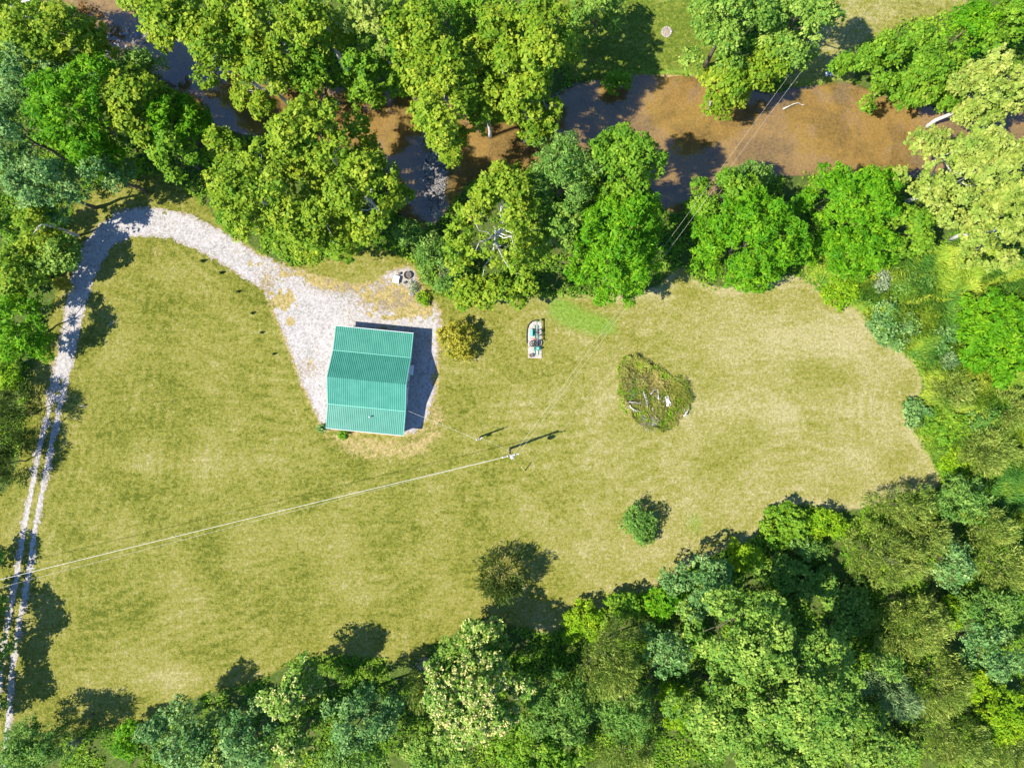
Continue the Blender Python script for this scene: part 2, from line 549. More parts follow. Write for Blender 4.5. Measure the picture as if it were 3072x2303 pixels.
def water_material():
    t = NT('creek_water')
    h = t.math('ADD', t.noise(2.6, 3, 0.6), t.math('MULTIPLY', t.noise(0.5, 2), 0.6))
    nm = t.bump(h, 0.05, 0.10)
    tr = t.n('ShaderNodeBsdfTransparent'); t.put(tr.inputs[0], (0.90, 0.85, 0.74, 1))
    turb = t.n('ShaderNodeBsdfDiffuse'); t.put(turb.inputs[0], (0.25, 0.165, 0.055, 1))
    gl = t.n('ShaderNodeBsdfGlossy'); gl.inputs['Roughness'].default_value = 0.06
    t.put(gl.inputs['Normal'], nm)
    m1 = t.n('ShaderNodeMixShader'); m1.inputs[0].default_value = 0.18
    t.t.links.new(tr.outputs[0], m1.inputs[1]); t.t.links.new(turb.outputs[0], m1.inputs[2])
    lw = t.n('ShaderNodeFresnel'); lw.inputs['IOR'].default_value = 1.45
    t.put(lw.inputs['Normal'], nm)
    m2 = t.n('ShaderNodeMixShader')
    t.put(m2.inputs[0], t.math('MULTIPLY', lw.outputs[0], 2.1, True))
    t.t.links.new(m1.outputs[0], m2.inputs[1]); t.t.links.new(gl.outputs[0], m2.inputs[2])
    return t.done(m2.outputs[0])

# ------------------------------------------------------------------ the ground sheet
def build_ground():
    far = [3000, 1200, 500, 250, 160, 125]
    xs = np.array([-v for v in far] + list(np.arange(-100, 100.01, 0.62)) + far[::-1])
    ys = np.array([-v for v in far] + list(np.arange(-80, 80.01, 0.62)) + far[::-1])
    gx, gy = np.meshgrid(xs, ys)
    x, y = gx.ravel(), gy.ravel()
    ck, bar, lawn = ground_fields(x, y)
    z = ground_z(x, y, ck, bar, lawn)
    yard = sdf_poly(x, y, YARD)
    dp, _ = sdf_path(x, y, DRIVE_C, [1.4] * len(DRIVE_C))
    nl1 = sdf_poly(x, y, NLAWN1); nl2 = sdf_poly(x, y, NLAWN2); mead = sdf_poly(x, y, MEADOW)
    px = x * PPM + CX; py = CY - y * PPM
    meadow = sstep(-0.6, 0.6, mead)
    open_ = np.maximum.reduce([sstep(-1, 1, lawn), sstep(-1, 1.5, nl1), sstep(-1, 1.5, nl2), meadow])
    far_ = (np.abs(x) > 101) | (np.abs(y) > 81)
    wood = 1 - open_
    dry = 0.28 + 0.24 * sstep(1100, 2000, px) + 0.06 * sstep(2000, 2500, px)
    dry += 0.25 * np.exp(-((px - 2450) ** 2 / 300 ** 2 + (py - 1030) ** 2 / 90 ** 2))
    dry += 0.25 * np.exp(-((px - 2430) ** 2 / 260 ** 2 + (py - 1230) ** 2 / 40 ** 2))
    dry -= 0.35 * np.exp(-((px - 2470) ** 2 / 90 ** 2 + (py - 1115) ** 2 / 45 ** 2))
    dry += 0.35 * np.exp(-((px - 480) ** 2 / 160 ** 2 + (py - 2030) ** 2 / 40 ** 2))
    dry += 0.18 * np.exp(-((px - 560) ** 2 / 250 ** 2 + (py - 1390) ** 2 / 25 ** 2))
    dry += 0.30 * sstep(1.6, 0.1, np.abs(lawn)) * sstep(1500, 1800, px)
    dry += 0.15 * fbm(x, y, 0.05, 5, 3)
    dry = np.where(nl2 > -1, 0.62, dry); dry = np.where(nl1 > -1, 0.12, dry)
    lush = sstep(-0.8, 0.9, sdf_poly(x, y, LUSH)) * 0.88
    lush = np.maximum(lush, 0.5 * sstep(-1, 1, nl1))
    lush = np.maximum(lush, 0.75 * np.exp(-((px - 2085) ** 2 / 28 ** 2 + (py - 1570) ** 2 / 35 ** 2)))
    lush = np.maximum(lush, 0.35 * sstep(5, 0.5, np.abs(lawn)) * sstep(1250, 1300, px) * sstep(1000, 900, py) * sstep(1700, 1600, px))
    lush = np.maximum(lush, 0.9 * sstep(1.6, 0.4, np.abs(ck)) * np.maximum(sstep(0, 1, nl1), sstep(0, 1, nl2)))
    bare = 0.66 * sstep(-2.2, 1.6, sdf_poly(x, y, BARE))
    bare = np.maximum(bare, 0.70 * sstep(-1.3, 0.1, yard))
    bare = np.maximum(bare, 0.42 * sstep(-0.5, 0.1, dp))
    bare = np.maximum(bare, 0.62 * np.exp(-((px - 470) ** 2 / 30 ** 2 + (py - 755) ** 2 / 26 ** 2)))
    bare = np.maximum(bare, 0.6 * np.exp(-((px - 2510) ** 2 / 60 ** 2 + (py - 190) ** 2 / 45 ** 2)))
    bare = np.maximum(bare, 0.7 * sstep(5, 1, np.abs(px - 15) / 8) * np.exp(-((py - 585) ** 2 / 30 ** 2)))
    bare = np.maximum(bare, 0.55 * np.exp(-((np.hypot((px - 1928) / 0.9, py - 1566) - 74) / 10) ** 2))
    bed = sstep(-0.9, 0.5, ck)
    barm = sstep(-0.6, 0.6, bar)
    mow = np.clip(lawn, 0, 60)
    nx, ny = len(xs), len(ys)
    ii = np.arange(nx * ny).reshape(ny, nx)
    F = np.stack([ii[:-1, :-1], ii[:-1, 1:], ii[1:, 1:], ii[1:, :-1]], -1).reshape(-1, 4)
    me = indexed_mesh('ground', np.stack([x, y, z], 1), F, ground_material(),
                      dict(dry=np.clip(dry, 0, 1), lush=lush, bare=bare, wood=np.where(far_, 0.6, wood), meadow=meadow, bed=bed, bar=barm, mow=mow))
    me.polygons.foreach_set('use_smooth', [True] * len(me.polygons))
    tag(link(bpy.data.objects.new('ground', me)), 'mown yellow-green lawn and rough ground around the barn', None, None, 'structure')

def sheet(name, sd_fn, cell, bounds, z, mat, thresh, zfn=None, attrs_fn=None):
    x0, x1, y0, y1 = bounds
    xs = np.arange(x0, x1, cell); ys = np.arange(y0, y1, cell)
    cxs, cys = np.meshgrid(xs + cell / 2, ys + cell / 2)
    keep = sd_fn(cxs.ravel(), cys.ravel()) > thresh
    nx = len(xs) + 1
    idx = np.nonzero(keep)[0]
    r, c = idx // len(xs), idx % len(xs)
    F = np.stack([r * nx + c, r * nx + c + 1, (r + 1) * nx + c + 1, (r + 1) * nx + c], 1)
    u, inv = np.unique(F, return_inverse=True)
    F = inv.reshape(-1, 4)
    vx = x0 + (u % nx) * cell; vy = y0 + (u // nx) * cell
    j = cell * 0.38
    vx = vx + (vnoise(vx * 7.1, vy * 7.3, 91) - 0.5) * j * 2; vy = vy + (vnoise(vx * 7.7, vy * 6.9, 92) - 0.5) * j * 2
    vz = np.full(len(u), z) if zfn is None else zfn(vx, vy)
    me = indexed_mesh(name, np.stack([vx, vy, vz], 1), F, mat, attrs_fn(vx, vy) if attrs_fn else None)
    return link(bpy.data.objects.new(name, me))

DRIVE_W = []
for (xx, yy) in DRIVE_C:
    ppx, ppy = xx * PPM + CX, CY - yy * PPM
    w = 1.32 + 0.55 * float(sstep(1050, 760, np.array(ppy))) + 0.25 * float(sstep(300, 420, np.array(ppx)))
    if ppx > 560: w *= 0.95
    DRIVE_W.append(w)

WEEDS = [(1200, 880, 130, 45, .62), (1060, 850, 120, 30, .66), (940, 820, 80, 22, .6), (1150, 950, 120, 14, .5), (980, 850, 90, 22, .62), (880, 800, 70, 20, .5), (1060, 930, 50, 16, .35), (830, 915, 14, 60, .5), (1110, 925, 60, 20, .5), (850, 905, 45, 40, .9), (872, 962, 18, 22, .9), (845, 830, 22, 28, .55), (1150, 890, 110, 26, .75), (1080, 905, 60, 30, .45), (1250, 930, 60, 32, .85), (1205, 945, 50, 14, .8),
         (1010, 868, 60, 14, .5), (920, 850, 50, 14, .45), (1270, 880, 40, 25, .7), (1285, 1030, 22, 40, .35), (760, 790, 40, 20, .4), (930, 1090, 25, 20, .3), (1300, 1120, 16, 60, .45),
         (1160, 870, 22, 18, .6), (795, 850, 20, 40, .4), (1180, 985, 60, 12, .4), (495, 640, 10, 6, .7)]

def drive_sd(x, y):
    px = x * PPM + CX; py = CY - y * PPM
    a, cd = sdf_path(x, y, DRIVE_C, DRIVE_W)
    b = sdf_poly(x, y, YARD)
    s = np.maximum(a, b)
    s = s + (fbm(x, y, 0.9, 31, 3) - 0.5) * 0.8 + (fbm(x, y, 3.5, 41, 2) - 0.5) * 0.55
    hi = fbm(x, y, 1.6, 55, 4)
    weed = np.zeros_like(x)
    for wx, wy, rx, ry, st in WEEDS:
        weed = np.maximum(weed, st * np.exp(-((px - wx) ** 2 / rx ** 2 + (py - wy) ** 2 / ry ** 2)))
    strip = sstep(0.62, 0.30, cd) * sstep(950, 1450, py) * 0.85 * sstep(-0.2, 0.4, a)
    weed = np.maximum(weed, strip)
    return np.minimum(s, (1 - weed - hi * 1.25 + 0.12) * 2.0)

def build_drive():
    def at(x, y):
        px = x * PPM + CX; py = CY - y * PPM
        d = np.zeros_like(x)
        for wx, wy, rx, ry, st in ((1190, 895, 150, 55, .8), (1040, 850, 140, 40, .8), (930, 1105, 40, 40, .52), (1130, 850, 90, 34, .55), (800, 850, 40, 70, .62), (965, 1300, 40, 20, .6), (1225, 850, 60, 50, .3), (880, 815, 90, 30, .55), (840, 1000, 26, 90, .5), (900, 1120, 24, 70, .45), (1240, 1000, 50, 40, .4)):
            d = np.maximum(d, st * np.exp(-((px - wx) ** 2 / rx ** 2 + (py - wy) ** 2 / ry ** 2)))
        a, cd = sdf_path(x, y, DRIVE_C, DRIVE_W); b = sdf_poly(x, y, YARD)
        d = np.maximum(d, 0.5 * sstep(0.9, 0.0, np.maximum(a, b)))
        d = np.maximum(d, 0.35 * sstep(0.75, 0.3, cd) * sstep(1000, 1300, py))
        return dict(dirt=d)
    o = sheet('gravel_drive', drive_sd, 0.17, (-76, -8, -66, 28), 0.012, gravel_material(), 0.0, None, at)
    tag(o, 'white crushed stone drive and yard around the green roofed barn', None, None, 'structure')

def build_creek():
    o = sheet('creek', lambda x, y: sdf_poly(x, y, CREEK), 0.9, (-80, 90, 20, 62), WATER_Z, water_material(), -1.9, lambda vx, vy: np.full(len(vx), WATER_Z))
    tag(o, 'shallow brown creek winding through the trees', None, None, 'structure')

build_ground()
build_drive()
build_creek()

# ------------------------------------------------------------------ foliage
LEAF = dict(
    sycamore=leaf_mat('sycamore_leaf', (0.070, 0.155, 0.010), (0.180, 0.255, 0.015), (0.335, 0.365, 0.030), 0.38, (0.34, 0.44, 0.02)),
    pale=leaf_mat('pale_sycamore_leaf', (0.125, 0.205, 0.024), (0.265, 0.315, 0.050), (0.410, 0.430, 0.110), 0.36, (0.42, 0.48, 0.05)),
    lush=leaf_mat('vivid_leaf', (0.040, 0.150, 0.005), (0.105, 0.265, 0.007), (0.235, 0.380, 0.012), 0.40, (0.24, 0.48, 0.010)),
    maple=leaf_mat('maple_leaf', (0.045, 0.130, 0.009), (0.125, 0.235, 0.014), (0.245, 0.345, 0.026), 0.38, (0.25, 0.42, 0.015)),
    teal=leaf_mat('silver_leaf', (0.042, 0.115, 0.028), (0.110, 0.205, 0.052), (0.255, 0.340, 0.105), 0.30, (0.15, 0.30, 0.06)),
    oak=leaf_mat('oak_leaf', (0.045, 0.115, 0.016), (0.130, 0.215, 0.026), (0.290, 0.350, 0.062), 0.34, (0.24, 0.37, 0.03)),
    willow=leaf_mat('soft_green_leaf', (0.050, 0.130, 0.020), (0.125, 0.225, 0.036), (0.245, 0.335, 0.072), 0.36, (0.21, 0.38, 0.04)),
    cedar=leaf_mat('cedar_spray', (0.080, 0.130, 0.018), (0.195, 0.250, 0.038), (0.360, 0.390, 0.090), 0.28, (0.28, 0.33, 0.04)),
    darkcedar=leaf_mat('dark_cedar_spray', (0.028, 0.054, 0.010), (0.068, 0.105, 0.018), (0.140, 0.175, 0.034), 0.20, (0.13, 0.19, 0.02)),
    spruce=leaf_mat('blue_spruce_spray', (0.075, 0.150, 0.050), (0.175, 0.260, 0.095), (0.340, 0.420, 0.190), 0.20, (0.20, 0.33, 0.12)),
    yellow=leaf_mat('yellow_weed_leaf', (0.090, 0.200, 0.008), (0.190, 0.325, 0.010), (0.360, 0.440, 0.018), 0.40, (0.40, 0.52, 0.02)),
    autumn=leaf_mat('turning_leaf', (0.170, 0.190, 0.014), (0.320, 0.300, 0.028), (0.450, 0.350, 0.048), 0.36, (0.46, 0.38, 0.03)),
    rust=leaf_mat('rusty_leaf', (0.120, 0.070, 0.026), (0.250, 0.140, 0.050), (0.360, 0.250, 0.090), 0.25, (0.36, 0.20, 0.06)),
    grey=leaf_mat('grey_weed_leaf', (0.120, 0.165, 0.075), (0.235, 0.285, 0.150), (0.370, 0.405, 0.260), 0.28, (0.30, 0.38, 0.18)),
)
BLOSSOM = leaf_mat('cream_seed_cluster', (0.34, 0.32, 0.08), (0.50, 0.44, 0.15), (0.62, 0.53, 0.24), 0.2, (0.6, 0.55, 0.25))
BARK = dict(
    white=simple('white_bark', (0.42, 0.40, 0.36), 0.9, 0.1, 0, 0.4, 2.0),
    brown=simple('brown_bark', (0.10, 0.08, 0.06), 0.9, 0.1, 0, 0.4, 3.0),
    dead=simple('dead_wood', (0.26, 0.235, 0.215), 0.9, 0.1, 0, 0.4, 3.0),
)
# lobe radius, clump radius, leaf half length, half width, leaves per square metre of lobe, evenness of outline, flatness of the dome
STYLE = dict(
    sycamore=dict(lobe=1.35, cl=0.30, a=0.23, b=0.165, dens=17, dome=0.75, bark='white', up=1.05),
    pale=dict(lobe=1.25, cl=0.26, a=0.21, b=0.145, dens=20, dome=0.7, bark='white', up=1.05),
    lush=dict(lobe=0.95, cl=0.30, a=0.26, b=0.10, dens=20, dome=0.8, bark='brown', up=0.9),
    maple=dict(lobe=1.05, cl=0.26, a=0.20, b=0.14, dens=21, dome=0.85, bark='brown', up=1.05),
    teal=dict(lobe=1.15, cl=0.28, a=0.19, b=0.11, dens=22, dome=0.8, bark='brown', up=0.5),
    oak=dict(lobe=1.35, cl=0.28, a=0.20, b=0.13, dens=21, dome=0.85, bark='brown', up=1.0),
    willow=dict(lobe=1.0, cl=0.33, a=0.25, b=0.08, dens=21, dome=0.8, bark='brown', up=0.5),
    cedar=dict(lobe=0.72, cl=0.34, a=0.27, b=0.05, dens=25, dome=0.9, bark='brown', up=0.25),
    darkcedar=dict(lobe=0.8, cl=0.40, a=0.30, b=0.055, dens=24, dome=0.95, bark='brown', up=0.25),
    spruce=dict(lobe=0.7, cl=0.40, a=0.38, b=0.055, dens=24, dome=1.1, bark='brown', up=0.25),
    yellow=dict(lobe=0.7, cl=0.28, a=0.22, b=0.09, dens=26, dome=0.6, bark='brown', up=0.9),
    autumn=dict(lobe=0.6, cl=0.24, a=0.17, b=0.10, dens=26, dome=0.9, bark='brown', up=0.5),
    rust=dict(lobe=0.7, cl=0.28, a=0.18, b=0.10, dens=22, dome=0.7, bark='brown', up=0.5),
    grey=dict(lobe=0.55, cl=0.25, a=0.16, b=0.06, dens=32, dome=0.7, bark='dead', up=0.4),
)

def crown_points(rng, rx, ry, z0, z1, st, fill=1.0, tilt=None):
    lob = st['lobe'] * (0.75 if max(rx, ry) < 2.5 else 1.0)
    lob = min(lob, 0.45 * min(rx, ry))
    ph = rng.uniform(0, 6.28, 4); am = rng.uniform(0.03, 0.10, 4)
    def outline(t):
        return 1 + am[0] * np.sin(2 * t + ph[0]) + am[1] * np.sin(3 * t + ph[1]) + am[2] * np.sin(5 * t + ph[2]) + am[3] * np.sin(7 * t + ph[3])
    nl = int(max(6, 1.75 * fill * rx * ry / lob ** 2 * 1.0))
    L = []
    tries = 0
    while len(L) < nl and tries < nl * 40:
        tries += 1
        t = rng.uniform(0, 2 * np.pi); q = np.sqrt(rng.uniform(0, 1))
        if rng.uniform() < 0.10: q = rng.uniform(0.3, 1.0)
        k = outline(t)
        ex, ey = max(rx - lob * 0.7, 0.2), max(ry - lob * 0.7, 0.2)
        x, y = q * k * ex * np.cos(t), q * k * ey * np.sin(t)
        dome = max(0.0, 1 - q * q) ** 0.5
        z = z0 + (z1 - z0 - lob * 0.7) * ((1 - st['dome']) + st['dome'] * dome) + rng.normal() * 0.085 * (z1 - z0)
        if rng.uniform() < 0.12: z = z0 + (z - z0) * rng.uniform(0.25, 0.8)
        z = min(max(z, z0 + lob * 0.2), z1 - lob * 0.3)
        ok = True
        for (a, b, c, d) in L[-60:]:
            if (a - x) ** 2 + (b - y) ** 2 + 0.5 * (c - z) ** 2 < (0.62 * lob) ** 2:
                ok = False; break
        if ok or tries > nl * 12:
            L.append((x, y, z, lob * rng.uniform(0.65, 1.3)))
    L = np.array(L)
    ltint = rng.uniform(-0.16, 0.16, len(L))
    P, N, T = [], [], []
    for (x, y, z, r), lt in zip(L, ltint):
        nleaf = int(st['dens'] * 2 * np.pi * r * r * 0.95)
        nc = max(4, nleaf // 9)
        d = rng.normal(size=(nc, 3)); d[:, 2] = d[:, 2] * 0.9 + 0.35
        d = norm(d)
        cpos = np.array([x, y, z]) + d * np.array([r, r, r * 0.72]) * rng.uniform(0.72, 1.08, (nc, 1))
        ct = rng.uniform(-0.2, 0.2, nc)
        k = rng.integers(0, nc, nleaf)
        p = cpos[k] + rng.normal(size=(nleaf, 3)) * st['cl'] * 0.62
        nn = norm(d[k] * 0.7 + np.array([0, 0, st['up']]) + rng.normal(size=(nleaf, 3)) * 0.55)
        t = 0.5 + lt + ct[k] + rng.uniform(-0.25, 0.25, nleaf)
        P.append(p); N.append(nn); T.append(t)
    P = np.vstack(P); N = np.vstack(N); T = np.concatenate(T)
    return P, N, np.clip(T, 0, 1), L

def limb_mesh(rng, L, h, z0, r0, nlimb):
    mb = MB()
    top = z0 + 0.62 * (h - z0)
    wob = rng.normal(size=(5, 2)) * 0.018 * h
    tr = [Vector((0, 0, -0.4)), Vector((wob[0][0] * .4, wob[0][1] * .4, z0 * 0.5)), Vector((wob[1][0], wob[1][1], z0)),
          Vector((wob[1][0] + wob[2][0], wob[1][1] + wob[2][1], 0.5 * (z0 + top))), Vector((wob[1][0] + wob[2][0] + wob[3][0], wob[1][1] + wob[2][1] + wob[3][1], top))]
    mb.tube(tr, [r0 * 1.3, r0, r0 * 0.85, r0 * 0.55, r0 * 0.2], 7)
    if not len(L):
        return mb
    used = rng.permutation(len(L))
    nmain = max(3, nlimb // 4)
    a0 = rng.uniform(0, 6.28)
    far = np.hypot(L[:, 0], L[:, 1])
    for i in range(nmain):
        ang = a0 + 2.4 * i
        score = np.cos(np.arctan2(L[:, 1], L[:, 0]) - ang) * (0.4 + far / (far.max() + 1e-6)) + rng.uniform(0, 0.3, len(L))
        lx, ly, lz, lr = L[int(np.argmax(score))]
        s0 = tr[2].lerp(tr[4], rng.uniform(0.0, 0.75))
        e = Vector((lx * 0.85, ly * 0.85, max(lz, s0.z + 0.3)))
        d = e - s0
        perp = Vector((-d.y, d.x, 0)) * rng.normal() * 0.10
        pts = [s0]
        for t in (0.22, 0.45, 0.7, 1.0):
            p = s0 + d * t + perp * math.sin(t * 3.1) + Vector((rng.normal(), rng.normal(), 0)) * 0.045 * d.length * (t < 1)
            p.z = s0.z + d.z * (t ** 0.7)
            pts.append(p)
        rb = r0 * rng.uniform(0.34, 0.52)
        mb.tube(pts, [rb, rb * .8, rb * .6, rb * .36, rb * .12], 6)
        dd = (L[:, 0] - lx * .6) ** 2 + (L[:, 1] - ly * .6) ** 2
        for j in np.argsort(dd)[:3]:
            qx, qy, qz, qr = L[j]
            k = int(rng.integers(1, 4))
            b0 = pts[k]
            e2 = Vector((qx, qy, max(qz, b0.z)))
            m = b0.lerp(e2, 0.5) + Vector((rng.normal(), rng.normal(), rng.normal() * .5)) * 0.12 * (e2 - b0).length
            mb.tube([b0, m, e2], [rb * .4, rb * .25, rb * .06], 5)
            tw = m.lerp(e2, .4)
            mb.tube([tw, tw + Vector((rng.normal() * .6, rng.normal() * .6, .4))], [rb * .16, rb * .04], 4)
    return mb

TREE_STATS = [0, 0]
def tree(name, label, px, py, rx, ry, h, style, seed, fill=1.0, cat='tree', base=None, gaps=(), limbs=None, blossom=0.0, group=None, dens=1.0, bark=None, leafscale=1.0):
    """px, py, rx, ry: the crown as it reads on the photograph; h: height of the tree in metres"""
    rng = np.random.default_rng(seed)
    st = dict(STYLE[style]); st['dens'] = st['dens'] * dens * 1.6; st['a'] *= leafscale * 0.84; st['b'] *= leafscale * 0.84
    z0 = base if base is not None else (0.30 * h if h > 6 else 0.08 * h)
    hc = z0 + 0.55 * (h - z0)
    k = (1 - hc / CAM_H) / PPM
    x, y = W(px, py, hc)
    g = gz(x, y)
    root = empty(name, (x, y, g))
    root.rotation_euler = (0, 0, 0)
    tag(root, label, cat, group)
    P, N, T, L = crown_points(rng, rx * k, ry * k, z0, h, st, fill)
    keep = np.ones(len(P), bool)
    for gx_, gy_, gr in gaps:
        wx, wy = W(gx_, gy_, hc)
        keep &= (np.hypot(P[:, 0] + x - wx, P[:, 1] + y - wy) > gr / PPM * (0.75 + 0.5 * rng.uniform(size=len(P)))) | (P[:, 2] < z0 + 0.2 * (h - z0))
    P, N, T = P[keep], N[keep], T[keep]
    n = len(P)
    s = np.clip(np.exp(rng.normal(size=n) * 0.32), 0.45, 1.8)
    V = leaf_quads(rng, P, N, st['a'] * s, st['b'] * s)
    if style in ('cedar', 'darkcedar', 'spruce'):
        # sprays point outwards and upwards
        out = norm(P - np.array([0, 0, z0 * 0.6])) + rng.normal(size=(n, 3)) * 0.45
        out[:, 2] += 0.15
        out = norm(out)
        sd = norm(np.cross(out, rng.normal(size=(n, 3))))
        a = (st['a'] * s)[:, None]; b = (st['b'] * s)[:, None]
        V = np.stack([P - out * a, P + sd * b, P + out * a, P - sd * b], 1).reshape(-1, 3)
    V[:, 2] = np.maximum(V[:, 2], 0.03)
    me = quads_mesh('crown', V, n, LEAF[style], dict(tint=T))
    link(bpy.data.objects.new('crown', me), root)
    TREE_STATS[0] += n
    TREE_STATS[1] += 1
    if blossom > 0:
        up = (N[:, 2] > 0.35) & (P[:, 2] > z0 + 0.35 * (h - z0))
        idx = np.nonzero(up)[0]
        nb = int(len(idx) * blossom / 6)
        idx = rng.choice(idx, nb, replace=False)
        idx = np.repeat(idx, 5)
        bp = P[idx] + rng.normal(size=(len(idx), 3)) * 0.13 + np.array([0, 0, 0.16])
        bn = norm(rng.normal(size=(len(idx), 3)) * 0.6 + np.array([0, 0, 1]))
        bv = leaf_quads(rng, bp, bn, rng.uniform(0.10, 0.2, len(idx)), rng.uniform(0.07, 0.13, len(idx)))
        bm = quads_mesh('blossoms', bv, len(idx), BLOSSOM, dict(tint=rng.uniform(0, 1, len(idx))))
        link(bpy.data.objects.new('blossoms', bm), root)
    nl = limbs if limbs is not None else (12 if h > 8 else 6)
    r0 = max(0.03, 0.016 * h)
    limb_mesh(rng, L, h, z0, r0 * (0.85 if limbs and limbs > 14 else 1), nl).build('trunk', BARK[bark or st['bark']], root, True)
    return root

